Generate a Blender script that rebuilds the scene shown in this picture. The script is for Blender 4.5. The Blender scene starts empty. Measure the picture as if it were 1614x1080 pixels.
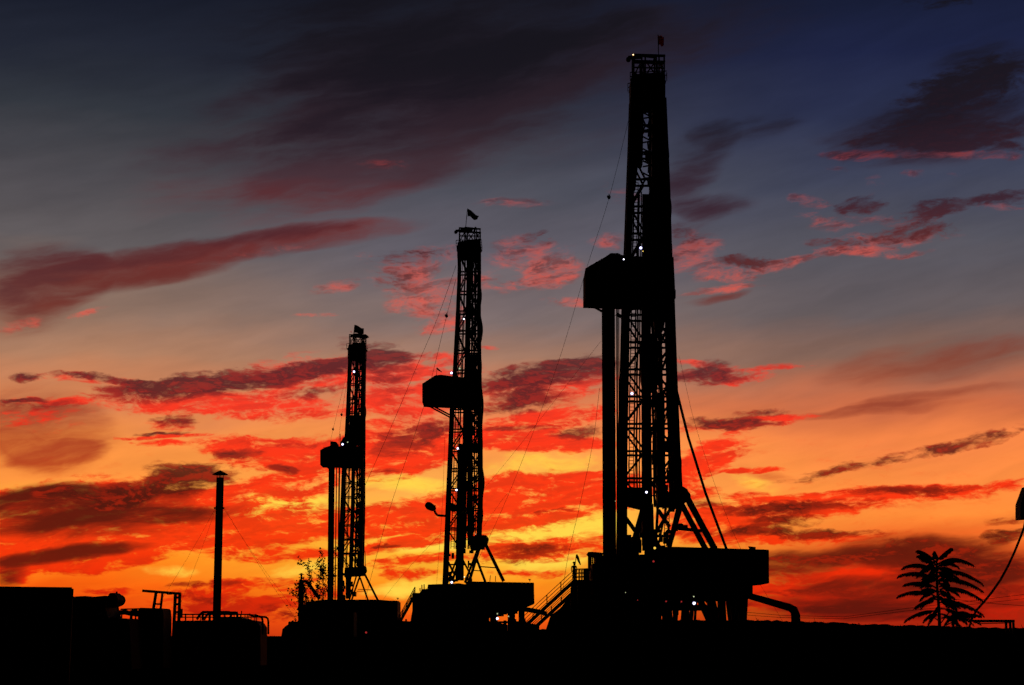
import bpy, math, random
from mathutils import Vector, Matrix
R = math.radians
rnd = random.Random(7)
sc = bpy.context.scene
col = sc.collection

# ---------------------------------------------------------------- camera geometry
F = 2690.0                     # focal length in photograph pixels (width 1614)
PX0, PY0 = 807.0, 540.0
HORIZON = 1002.0
TILT = math.atan((HORIZON - PY0) / F)
EYE = 1.7
CT, ST = math.cos(TILT), math.sin(TILT)

def ray(px, py):
    a = (px - PX0) / F; b = (PY0 - py) / F
    return Vector((a, CT - b * ST, ST + b * CT))

def at(px, py, Y):
    """real-world point at forward distance Y that is seen at photograph pixel (px, py)"""
    d = ray(px, py)
    return Vector((d.x * Y / d.y, Y, EYE + d.z * Y / d.y))

def sph(px, py):
    d = ray(px, py).normalized()
    return math.atan2(d.x, d.y) * F, math.asin(d.z) * F

cam_d = bpy.data.cameras.new("camera"); cam = bpy.data.objects.new("camera", cam_d); col.objects.link(cam)
cam_d.sensor_width = 36.0; cam_d.lens = 36.0 * F / 1614.0
cam.location = (0, 0, EYE); cam.rotation_euler = (math.pi / 2 + TILT, 0, 0)
cam_d.clip_end = 20000; cam_d.clip_start = 0.1
sc.camera = cam
sc.view_settings.view_transform = 'Standard'
sc.view_settings.look = 'None'
sc.view_settings.exposure = 0; sc.view_settings.gamma = 1
sc.render.engine = 'CYCLES'
sc.cycles.use_denoising = True
sc.cycles.denoiser = 'OPENIMAGEDENOISE'
sc.cycles.use_adaptive_sampling = True
sc.cycles.adaptive_threshold = 0.04
sc.cycles.adaptive_min_samples = 16
sc.cycles.sample_clamp_indirect = 2.0
sc.cycles.max_bounces = 3

def lin(c):
    c = c / 255.0
    return c / 12.92 if c <= 0.04045 else ((c + 0.055) / 1.055) ** 2.4

# ---------------------------------------------------------------- the evening sky (procedural, by direction)
world = bpy.data.worlds.new("World"); sc.world = world; world.use_nodes = True
nt = world.node_tree; nt.nodes.clear()
def N(t, **k):
    n = nt.nodes.new(t)
    for a, b in k.items(): setattr(n, a, b)
    return n
def sock(n, i, v):
    if isinstance(v, bpy.types.NodeSocket): nt.links.new(v, n.inputs[i])
    else: n.inputs[i].default_value = v
def M(op, a, b=0.0, c=0.0, clamp=False):
    n = N('ShaderNodeMath', operation=op, use_clamp=clamp); sock(n, 0, a); sock(n, 1, b); sock(n, 2, c); return n.outputs[0]
def VM(op, a, b=(0, 0, 0)):
    n = N('ShaderNodeVectorMath', operation=op); sock(n, 0, a); sock(n, 1, b); return n.outputs[0]
def SS(x, lo, hi, a=0.0, b=1.0):
    n = N('ShaderNodeMapRange', interpolation_type='SMOOTHSTEP'); sock(n, 0, x); sock(n, 1, lo); sock(n, 2, hi); sock(n, 3, a); sock(n, 4, b); return n.outputs[0]
def MIX(f, a, b):
    n = N('ShaderNodeMix', data_type='RGBA', clamp_factor=True); sock(n, 0, f); sock(n, 6, a); sock(n, 7, b); return n.outputs[2]
def NOISE(vec, scale=1.0, detail=6.0, rough=0.55, lac=2.0, dist=0.0):
    n = N('ShaderNodeTexNoise', noise_dimensions='2D'); sock(n, 'Vector', vec); sock(n, 'Scale', scale); sock(n, 'Detail', detail)
    sock(n, 'Roughness', rough); sock(n, 'Lacunarity', lac); sock(n, 'Distortion', dist); return n
def COMB(x, y, z=0.0):
    n = N('ShaderNodeCombineXYZ'); sock(n, 0, x); sock(n, 1, y); sock(n, 2, z); return n.outputs[0]

geo = N('ShaderNodeTexCoord')
nrm = N('ShaderNodeVectorMath', operation='NORMALIZE'); nt.links.new(geo.outputs['Generated'], nrm.inputs[0])
sep = N('ShaderNodeSeparateXYZ'); nt.links.new(nrm.outputs[0], sep.inputs[0])
az = M('ARCTAN2', sep.outputs[0], sep.outputs[1])
el = M('ARCSINE', sep.outputs[2])
U = M('MULTIPLY', az, F); V = M('MULTIPLY', el, F)
UV = COMB(U, V)

def map_noise(rot, sx, sy, seed, detail, rough, vec=UV, dist=0.0):
    m = N('ShaderNodeMapping', vector_type='TEXTURE'); sock(m, 0, vec)
    m.inputs[1].default_value = (seed * 137.3, seed * 71.7, 0); m.inputs[2].default_value = (0, 0, rot); m.inputs[3].default_value = (sx, sy, 1)
    return NOISE(m.outputs[0], 1.0, detail, rough, dist=dist)

# domain warp
wa = map_noise(R(8), 150, 70, 1, 4, 0.5)
wb = map_noise(R(5), 45, 16, 2, 5, 0.6)
def centred(n, amp):
    v = VM('SUBTRACT', n.outputs['Color'], (0.5, 0.5, 0.5)); return VM('MULTIPLY', v, amp)
UVw = VM('ADD', UV, centred(wa, (70, 26, 0)))
UVf = VM('ADD', UVw, centred(wb, (34, 13, 0)))
UVs = VM('ADD', UV, centred(wa, (60, 20, 0)))

# cloud texture noises
n_fib = map_noise(R(7), 70, 13, 3, 7, 0.62, vec=UVw).outputs[0]       # long fibres
n_clump = map_noise(R(8), 46, 17, 4, 7, 0.6, vec=UVw).outputs[0]      # ragged clumps
n_fine = map_noise(R(-12), 17, 6.5, 5, 4, 0.6, vec=UVf).outputs[0]    # fine ripples
n_soft = map_noise(R(14), 210, 36, 6, 6, 0.55, vec=UVw).outputs[0]    # veils
n_big = map_noise(R(8), 260, 60, 9, 4, 0.5).outputs[0]

def DOT(a, b):
    n = N('ShaderNodeVectorMath', operation='DOT_PRODUCT'); sock(n, 0, a); sock(n, 1, b); return n.outputs['Value']
CHAIN = [None]
def strokes(lst, vec, ws=1.0):
    """sum of soft ellipses max(0, 1 - r^2): each one a quadratic form in the sky direction"""
    p = VM('MULTIPLY', vec, (0.01, 0.01, 0)); p = VM('ADD', p, (0, 0, 1))
    sp = N('ShaderNodeSeparateXYZ'); sock(sp, 0, p)
    q = VM('MULTIPLY', COMB(sp.outputs[0], sp.outputs[1], sp.outputs[0]), COMB(sp.outputs[0], sp.outputs[1], sp.outputs[1]))
    acc = CHAIN[0]; first = acc
    for i, s in enumerate(lst):
        if acc is not None and i % 30 == 0:      # evaluate in batches, so that the shader stays within its stack
            dep = COMB(M('MULTIPLY', acc, 1e-9), 0.0)
            p = VM('ADD', p, dep); q = VM('ADD', q, dep)
            if i == 0: acc = None
        x0, y0, x1, y1, w = s[:5]; w = w * ws; amp = s[5] if len(s) > 5 else 1.0
        a = Vector(sph(x0, y0)) / 100; b = Vector(sph(x1, y1)) / 100; w = w / 100; c = (a + b) / 2; d = b - a
        th = math.atan2(d.y, d.x); co, si = math.cos(th), math.sin(th)
        A = 1 / ((d.length / 2 + w) * 1.22) ** 2; B = 1 / (w * 1.4) ** 2
        qxx = A * co * co + B * si * si; qyy = A * si * si + B * co * co; qxy = 2 * (A - B) * co * si
        lx = -2 * qxx * c.x - qxy * c.y; ly = -2 * qyy * c.y - qxy * c.x
        k = qxx * c.x ** 2 + qyy * c.y ** 2 + qxy * c.x * c.y
        v = M('ADD', DOT(q, (-qxx, -qyy, -qxy)), DOT(p, (-lx, -ly, 1 - k)), clamp=True)
        acc = M('MULTIPLY_ADD', v, amp, acc if acc is not None else 0.0)
    CHAIN[0] = M('MINIMUM', acc, 1.15)
    return CHAIN[0]

V_HOR = 0.0
V_TOP, V_BOT = sph(PX0, -60)[1], sph(PX0, 1060)[1]
def ramp(stops):
    """colour by elevation, given at photograph rows"""
    n = N('ShaderNodeValToRGB'); e = n.color_ramp.elements
    st = []
    for y, c in stops:
        st.append(((sph(PX0, y)[1] - V_BOT) / (V_TOP - V_BOT), c))
    st.sort()
    while len(e) < len(st): e.new(0.5)
    for i, (p, c) in enumerate(st):
        e[i].position = min(max(p, 0), 1); 
    for i, (p, c) in enumerate(st):
        e[i].color = (lin(c[0]), lin(c[1]), lin(c[2]), 1)
    nt.links.new(T, n.inputs[0])
    return n.outputs[0]
Vw = M('ADD', V, M('MULTIPLY', M('SUBTRACT', n_big, 0.5), 60.0))
T = M('DIVIDE', M('SUBTRACT', Vw, V_BOT), V_TOP - V_BOT, clamp=True)
BASE_L = [(-60,(14,16,28)),(0,(22,26,40)),(100,(33,37,50)),(200,(50,54,62)),(300,(78,75,80)),(400,(96,90,92)),(500,(142,113,98)),(570,(178,127,97)),(650,(220,132,82)),(700,(245,145,68)),(760,(255,150,64)),(820,(255,168,60)),(880,(255,138,28)),(930,(252,98,14)),(975,(222,54,12)),(1010,(180,40,14))]
BASE_C = [(-60,(14,15,26)),(0,(24,26,38)),(100,(38,40,54)),(200,(56,58,70)),(300,(78,79,90)),(400,(99,94,104)),(500,(127,110,108)),(570,(166,122,100)),(650,(230,130,82)),(700,(255,150,74)),(760,(255,172,76)),(820,(255,196,66)),(880,(255,186,52)),(930,(255,148,28)),(975,(244,92,18)),(1010,(205,56,14))]
BASE_R = [(-60,(12,16,34)),(0,(21,27,50)),(100,(29,35,66)),(200,(42,48,76)),(300,(64,68,88)),(400,(84,83,93)),(500,(100,90,92)),(570,(132,99,86)),(650,(206,108,68)),(700,(244,132,70)),(760,(255,142,66)),(820,(255,140,56)),(860,(238,100,36)),(910,(196,50,18)),(955,(160,32,13)),(985,(170,36,14)),(1010,(140,26,12))]
RED_C = [(-60,(34,24,32)),(60,(52,28,36)),(150,(84,36,42)),(230,(140,44,48)),(330,(186,80,76)),(420,(206,84,72)),(500,(226,92,76)),(580,(246,60,42)),(680,(252,50,26)),(750,(252,48,16)),(850,(250,52,10)),(920,(236,42,8)),(975,(190,30,10)),(1010,(150,24,12))]
DARK_C = [(-60,(18,18,26)),(100,(22,20,28)),(200,(28,22,32)),(330,(56,34,46)),(400,(84,38,42)),(500,(92,52,52)),(600,(92,34,38)),(700,(104,36,28)),(780,(80,22,14)),(850,(92,24,12)),(900,(104,24,12)),(980,(84,18,12))]
SOFT_C = [(-60,(22,20,30)),(60,(32,25,34)),(200,(45,31,40)),(290,(70,46,54)),(360,(108,40,40)),(470,(106,42,38)),(600,(140,72,54)),(700,(170,62,34)),(800,(190,60,20)),(1000,(150,34,14))]
YELLOW = [(800,845,950,830,14,.5),(385,800,500,815,16,.5),(405,795,470,820,24),(430,810,520,790,14),(800,842,950,828,20),(700,868,790,850,8),(632,868,700,858,10),(575,762,700,770,12,.7),(800,892,930,882,13,.9),(420,905,500,893,10,.6),(575,934,700,918,14,.8),(780,742,940,722,22,.5),(300,905,220,900,8,.5),(1160,745,1240,775,12,.4)]
SOFT = [(0,482,110,448,36,1.25),(80,442,350,400,19,1.25),(300,398,640,354,13,1.15),(320,260,760,150,80,.9),(480,70,1000,60,60,.75),(880,100,1250,20,38,.7),(430,300,680,262,26,.8),(560,180,960,170,70,.55),
 (0,672,120,680,44,1.1),(70,715,150,712,12,.9),(0,700,60,720,16,.7),(1330,590,1614,548,22,.9),(1250,660,1530,634,6,.8),(1350,640,1614,605,6,.8),(1160,735,1260,760,7,.5),
 (1200,880,1614,872,18,.8),(1240,920,1614,915,12,.8),(1080,480,1180,462,5,.8)]
RED = [(0,842,250,832,40,1.2),(0,800,120,800,20,.9),(200,850,330,842,22,.9),(0,898,200,888,9,.9),
 (0,790,800,800,120,.12),(800,800,1614,800,110,.16),(100,505,180,485,6,.7),(0,520,70,500,8,.5),(200,425,560,372,7,.45),(1080,940,1614,945,28,.8),(1160,900,1614,890,20,.5),

 # lower left
 (150,628,560,645,20,1.1),(380,600,560,575,26),(540,600,720,580,30,1.1),(560,640,700,625,18,.9),(30,630,140,636,6),(60,597,230,602,7,.7),(0,655,130,662,20,.45),
 (170,692,320,684,4),(215,700,300,700,5),(320,700,500,700,14),(360,718,560,712,24),(430,745,560,740,18,.9),(240,668,300,668,10,.8),
 (580,700,720,690,40,1.2),(600,745,700,715,20,1.1),(740,690,945,700,14,1.1),
 (570,832,960,775,36,1.4),(700,800,960,770,32,1.4),(560,870,700,850,10),(380,850,560,815,26,1.1),(420,780,545,768,12,.7),(350,770,440,760,12,.8),
 (0,780,330,770,22,.8),(0,860,420,800,38,1.3),(200,835,430,838,30,1.2),(0,892,260,880,10,1.1),(0,905,60,905,12,.9),
 (285,935,430,915,13,1.1),(250,950,430,950,15,1.1),(350,880,540,872,8,.9),(380,970,470,955,18,1.0),(440,925,540,935,14,.8),
 (560,895,720,880,9,1.0),(585,910,690,903,6),(740,875,950,858,18,1.1),(780,905,900,905,6,.8),(100,925,230,935,6,.7),
 (770,625,950,600,22,1.1),(770,670,950,650,18,1.1),(765,705,945,695,10,.9),
 # right of the tall rig
 (1070,590,1205,592,13,1.0),(1060,675,1270,662,9,1.0),(1190,660,1300,655,5,.9),(1060,750,1150,705,26,1.2),(1060,770,1130,775,14,.8),(1150,742,1230,737,4),(1150,780,1240,790,9,.7),
 (1100,820,1390,790,18,1.3),(1300,785,1614,764,11,1.2),(1060,820,1200,840,24,1.1),(1130,850,1380,845,8,.7),(1060,570,1120,575,5),(1180,583,1290,575,5,.7),
 (1200,930,1614,938,10,1.1),(1200,955,1614,962,16,.9),(1220,905,1614,905,10,.7),
 # middle heights
 (600,425,720,398,22,.85),(610,455,730,450,22,.9),(620,485,730,490,16,.95),(650,515,720,510,10,.9),(465,496,540,497,4,.9),(500,458,575,445,8,.8),(590,400,560,410,8,.5),
 (770,415,900,405,20,.8),(790,385,860,380,14,.9),(800,450,900,440,12,1.05),(840,425,920,420,16,.9),(860,472,980,485,8,.9),(755,440,790,455,14,.7),(760,320,855,318,8,.8),(800,300,840,295,4,.5),
 (690,560,740,560,6,.7),(760,548,800,550,4,.6),(760,585,800,600,6,.5),(940,380,990,378,12,.8),(960,300,1010,330,18,.45),
 (1060,405,1120,385,24,1.0),(1065,432,1190,432,14,.95),(1070,462,1200,452,7,1.1),(1180,425,1270,408,8,1.1),(1265,400,1410,396,8,1.2),(1290,385,1510,370,12,.85),(1400,405,1480,395,5,.8),
 (1240,310,1300,320,9,.85),(1260,340,1340,362,13,.7),(1330,345,1500,350,14,.6),(1540,325,1614,325,5,.8),
 (1300,238,1400,250,8,1.2),(1380,246,1614,246,7,1.2),(1420,279,1455,278,5,.9),(1500,275,1540,276,3,.6),(1320,258,1350,268,8,.6),
 (640,262,560,258,10,.5),(1370,300,1380,290,12,.4)]
DARK = [(1230,760,1400,724,9,.85),(1390,726,1500,703,10,.8),(1480,706,1614,676,11,.85),(1370,215,1614,200,24,.9),(60,790,260,782,14,.7),
 
 

 (160,622,420,605,15,1.1),(240,605,560,580,16,1.0),(420,592,640,562,14,1.0),(560,545,640,580,22,.8),(590,600,640,620,18,.6),(430,625,540,618,10,.6),
 (760,610,950,580,20,1.2),(765,640,890,625,14,1.1),(880,575,950,565,10,.8),(765,675,870,672,6,.8),(870,686,945,676,9,1.0),(600,690,715,665,18,1.0),(590,715,690,705,12,.6),
 (200,684,300,682,3),(245,662,300,664,9),(30,598,70,598,5),(80,593,240,603,5,1.1),(10,630,80,632,4),(0,640,120,640,10,.6),
 (340,714,415,712,8,.9),(425,740,465,738,6),(380,700,520,695,6,.6),(250,752,345,748,20,1.3),(255,770,320,775,10,.8),(150,785,240,770,17,1.2),(60,775,130,775,8,.7),
 (250,925,400,920,6,.6),(260,940,360,944,6,.6),
 (1060,592,1180,592,10,1.1),(1090,580,1150,578,10,.8),(1075,668,1230,668,9,1.3),(1140,655,1260,648,5,.7),
 (1120,812,1370,795,9,1.1),(1180,826,1290,820,8,1.0),(1330,780,1540,768,7,.9),(1090,840,1380,840,7,1.1),(1060,790,1150,800,8,.6),
 (1555,846,1614,842,9,1.0),(1550,820,1614,820,7,.5),(1400,855,1460,855,4,.4),
 (1200,885,1400,880,10,.9),(1380,872,1614,885,20,1.1),(1420,900,1614,905,14,.7),(1200,935,1420,930,6,.8),(1480,935,1614,930,10,.9),(1080,950,1400,960,10,.4),
 (780,872,900,865,11,.9),(760,890,840,888,6,.6),(590,860,640,862,3),(820,815,940,795,3,.7),(580,745,640,750,5,.5),
 (600,410,700,400,14,.55),(600,440,640,445,16,.55),(830,378,860,376,10,.7),(640,520,700,470,10,.3),
 (1420,170,1614,120,30,.9),(1480,140,1614,90,24,.6),(1360,225,1614,232,10,1.0),
 (1330,325,1385,325,13,.95),(1420,345,1530,322,15,1.0),(1540,315,1614,306,11,1.0),(1370,375,1510,362,11,.9),(1280,385,1360,385,8,.7),(1120,412,1210,415,8,.9),(1060,360,1110,380,14,.5),
 (1400,0,1540,5,14,.5),(420,960,470,975,10,.6),(650,930,700,925,3,.4)]

SHADE = [(0,440,110,415,28,.8),(110,420,350,384,11,.75),(330,382,560,356,8,.7),(0,480,60,500,20,.4),
 (1050,300,1120,225,30,.75),(1110,215,1250,186,16,.6),(1080,330,1170,322,14,.75),(1062,385,1120,350,22,.45),(1350,215,1614,180,40,1.0),(1500,110,1614,80,30,.5),
 (380,70,900,30,66,.75),(540,140,840,95,44,.6),(400,225,640,215,26,.5),(800,90,1100,40,30,.4),
 (0,812,270,803,27,1.35),(0,790,160,782,18,.9),(200,812,400,808,9,.8),(0,884,225,862,8,1.3),(0,908,30,906,14,.8),
 (1380,872,1614,885,24,1.15),(1180,884,1420,878,12,1.0),(1220,925,1614,918,10,1.0),(1100,952,1614,948,9,.95),(1450,905,1614,902,14,.9),(1080,902,1300,905,8,.8),(1200,968,1560,968,8,.9),
 (1130,812,1330,806,7,.5)]

cL = ramp(BASE_L); cC = ramp(BASE_C); cR = ramp(BASE_R)
uL, uC, uR = sph(150, 800)[0], sph(760, 800)[0], sph(1400, 800)[0]
base = MIX(SS(U, uC, uR), MIX(SS(U, uL, uC), cL, cC), cR)
# faint unevenness of the clear air
veil = M('MULTIPLY_ADD', M('SUBTRACT', n_soft, 0.5), 0.35, 1.0)
base = VM('SCALE', base); base.node.inputs['Scale'].default_value = 1; nt.links.new(veil, base.node.inputs['Scale'])

# yellow openings
y_str = strokes(YELLOW, UVw)
y_m = M('MULTIPLY', SS(M('MULTIPLY_ADD', M('SUBTRACT', n_clump, 0.5), 0.9, y_str), 0.05, 0.9), SS(y_str, 0.0, 0.3))
c = MIX(y_m, base, (lin(255), lin(214), lin(74), 1))
# soft veils and streaks
nv = M('MULTIPLY', M('SUBTRACT', n_soft, 0.5), 1.5)
nc, nf, ni = M('SUBTRACT', n_clump, 0.5), M('SUBTRACT', n_fib, 0.5), M('SUBTRACT', n_fine, 0.5)
nv = M('MULTIPLY_ADD', nf, 0.45, nv)
s_str = strokes(SOFT, UVs, 1.35)
s_m = M('MULTIPLY', SS(M('ADD', nv, s_str), 0.0, 1.35), SS(s_str, 0.0, 0.5))
c = MIX(M('MULTIPLY', s_m, 0.95), c, ramp(SOFT_C))
# red lit undersides; thin lower-contrast fibres round them
r_str = M('MULTIPLY', strokes(RED, UVw), 0.92)
r_n = M('MULTIPLY_ADD', nc, 1.7, M('MULTIPLY_ADD', nf, 1.6, M('MULTIPLY', ni, 1.0)))
r_val = M('ADD', r_str, r_n)
high = SS(V, 330.0, 620.0)
r_m = SS(r_val, 0.12, M('MULTIPLY_ADD', high, 0.45, 1.0))
r_gate = SS(r_str, 0.0, M('MULTIPLY_ADD', high, 0.3, 0.35))
r_dull = SS(M('MULTIPLY_ADD', nc, -0.9, M('MULTIPLY_ADD', nf, 1.7, M('MULTIPLY_ADD', ni, 0.6, 0.5))), 0.36, 0.78, 0.0, 1.0)
dc = ramp(DARK_C)
rc = MIX(M('MULTIPLY', M('MULTIPLY_ADD', high, 0.62, 0.2), r_dull), ramp(RED_C), dc)
c = MIX(M('MULTIPLY', M('MULTIPLY', r_m, r_gate), M('MULTIPLY_ADD', high, -0.2, 0.97)), c, rc)
# smooth dark banks with soft rims
h_str = strokes(SHADE, UVs, 1.3)
h_m = M('MULTIPLY', SS(M('ADD', nv, h_str), 0.0, 1.2), SS(h_str, 0.0, 0.45))
c = MIX(M('MULTIPLY', h_m, 0.96), c, dc)
# dark cloud bodies: ragged, thinner towards the rim so that the red shows through
d_str = strokes(DARK, UVf)
d_n = M('MULTIPLY_ADD', nc, 1.5, M('MULTIPLY_ADD', nf, 1.3, M('MULTIPLY', ni, 0.8)))
d_m = SS(M('ADD', d_str, d_n), 0.1, 1.1)
d_gate = SS(d_str, 0.0, 0.4)
dc2 = MIX(SS(M('ADD', n_fine, M('MULTIPLY', nf, 1.5)), 0.4, 0.8, 0.0, M('MULTIPLY_ADD', high, -0.26, 0.3)), dc, rc)
c = MIX(M('MULTIPLY', M('MULTIPLY', d_m, d_gate), 0.97), c, dc2)
# light falls off away from the sunset and below the horizon
ca = M('COSINE', az)
fall = M('MULTIPLY', SS(ca, 0.35, 0.93, 0.025, 1.0), SS(V, -60.0, -10.0))
hi = SS(V, V_TOP, V_TOP * 2.2, 1.0, 0.35)
sc_n = N('ShaderNodeVectorMath', operation='SCALE'); nt.links.new(c, sc_n.inputs[0]); nt.links.new(M('MULTIPLY', fall, hi), sc_n.inputs['Scale'])
bg = N('ShaderNodeBackground'); nt.links.new(sc_n.outputs[0], bg.inputs[0]); bg.inputs[1].default_value = 1.0
# a little physical twilight under it
nis = N('ShaderNodeTexSky'); nis.sky_type = 'NISHITA'; nis.sun_disc = False; nis.sun_elevation = R(0.3); nis.sun_rotation = R(0)
bg2 = N('ShaderNodeBackground'); nt.links.new(nis.outputs[0], bg2.inputs[0]); bg2.inputs[1].default_value = 0.0005
ad = N('ShaderNodeAddShader'); nt.links.new(bg.outputs[0], ad.inputs[0]); nt.links.new(bg2.outputs[0], ad.inputs[1])
wo = N('ShaderNodeOutputWorld'); nt.links.new(ad.outputs[0], wo.inputs[0])
world.cycles.sampling_method = 'MANUAL'; world.cycles.sample_map_resolution = 512

# ================================================================ materials
def mat(name, rgb, rough=0.6, metal=0.0, noise=0.35, scale=3.0, emit=None, estr=0.0, transl=0.0):
    m = bpy.data.materials.new(name); m.use_nodes = True; t = m.node_tree; b = t.nodes['Principled BSDF']
    b.inputs['Roughness'].default_value = rough; b.inputs['Metallic'].default_value = metal
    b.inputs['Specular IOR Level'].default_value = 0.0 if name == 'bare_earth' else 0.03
    tc = t.nodes.new('ShaderNodeTexCoord'); n = t.nodes.new('ShaderNodeTexNoise'); n.inputs['Scale'].default_value = scale; n.inputs['Detail'].default_value = 5
    t.links.new(tc.outputs['Object'], n.inputs['Vector'])
    r = t.nodes.new('ShaderNodeValToRGB'); r.color_ramp.elements[0].position = 0.3; r.color_ramp.elements[1].position = 0.7
    r.color_ramp.elements[0].color = tuple(c * (1 - noise) for c in rgb) + (1,); r.color_ramp.elements[1].color = tuple(min(1, c * (1 + noise)) for c in rgb) + (1,)
    t.links.new(n.outputs[0], r.inputs[0]); t.links.new(r.outputs[0], b.inputs['Base Color'])
    if emit: b.inputs['Emission Color'].default_value = tuple(emit) + (1,); b.inputs['Emission Strength'].default_value = estr
    if transl:
        tr = t.nodes.new('ShaderNodeBsdfTranslucent'); t.links.new(r.outputs[0], tr.inputs[0])
        mx = t.nodes.new('ShaderNodeMixShader'); mx.inputs[0].default_value = transl
        t.links.new(b.outputs[0], mx.inputs[1]); t.links.new(tr.outputs[0], mx.inputs[2]); t.links.new(mx.outputs[0], t.nodes['Material Output'].inputs[0])
    return m
STEEL = mat('dark_painted_steel', (0.016, 0.015, 0.015))
RUST = mat('rusted_steel', (0.022, 0.014, 0.011), rough=0.8, scale=6)
PANEL = mat('painted_panel', (0.016, 0.017, 0.019), rough=0.55, scale=1.5)
CANVAS = mat('tarpaulin', (0.015, 0.016, 0.015), rough=0.85)
RUBBER = mat('black_rubber', (0.018, 0.018, 0.018), rough=0.7)
WIRE = mat('steel_wire', (0.03, 0.03, 0.03), rough=0.5)
LEAF = mat('leaf_green', (0.010, 0.018, 0.007), rough=0.6, scale=20)
BARK = mat('bark', (0.03, 0.024, 0.018), rough=0.9, scale=12)
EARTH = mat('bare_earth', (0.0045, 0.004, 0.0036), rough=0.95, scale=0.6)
REDCLOTH = mat('red_flag_cloth', (0.55, 0.02, 0.02), rough=0.8, transl=0.55)
DARKCLOTH = mat('dark_flag_cloth', (0.03, 0.012, 0.012), rough=0.8, transl=0.3)
GLASS = mat('window_glass', (0.02, 0.02, 0.025), rough=0.1, noise=0.1)
def lamp_mat(name, rgb, s): return mat(name, (0.5, 0.5, 0.5), emit=rgb, estr=s)
CORE = lamp_mat('lamp_bulb_glow', (0.95, 0.95, 1.0), 6.0)
L_BLUE = (lamp_mat('violet_lens_glow', (0.34, 0.32, 0.98), 1.0), CORE)
L_WHITE = (lamp_mat('pale_lens_glow', (0.55, 0.52, 0.95), 0.9), CORE)
L_WARM = (lamp_mat('orange_lens_glow', (0.9, 0.36, 0.05), 0.8), lamp_mat('warm_bulb_glow', (1.0, 0.85, 0.45), 3.0))
L_YEL = (lamp_mat('yellow_lens_glow', (1.0, 0.62, 0.08), 1.0), None)
L_PALE = (lamp_mat('pale_green_lens_glow', (0.55, 0.62, 0.35), 0.8), None)
L_RED = (lamp_mat('red_lens_glow', (0.8, 0.05, 0.05), 0.35), None)

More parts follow.
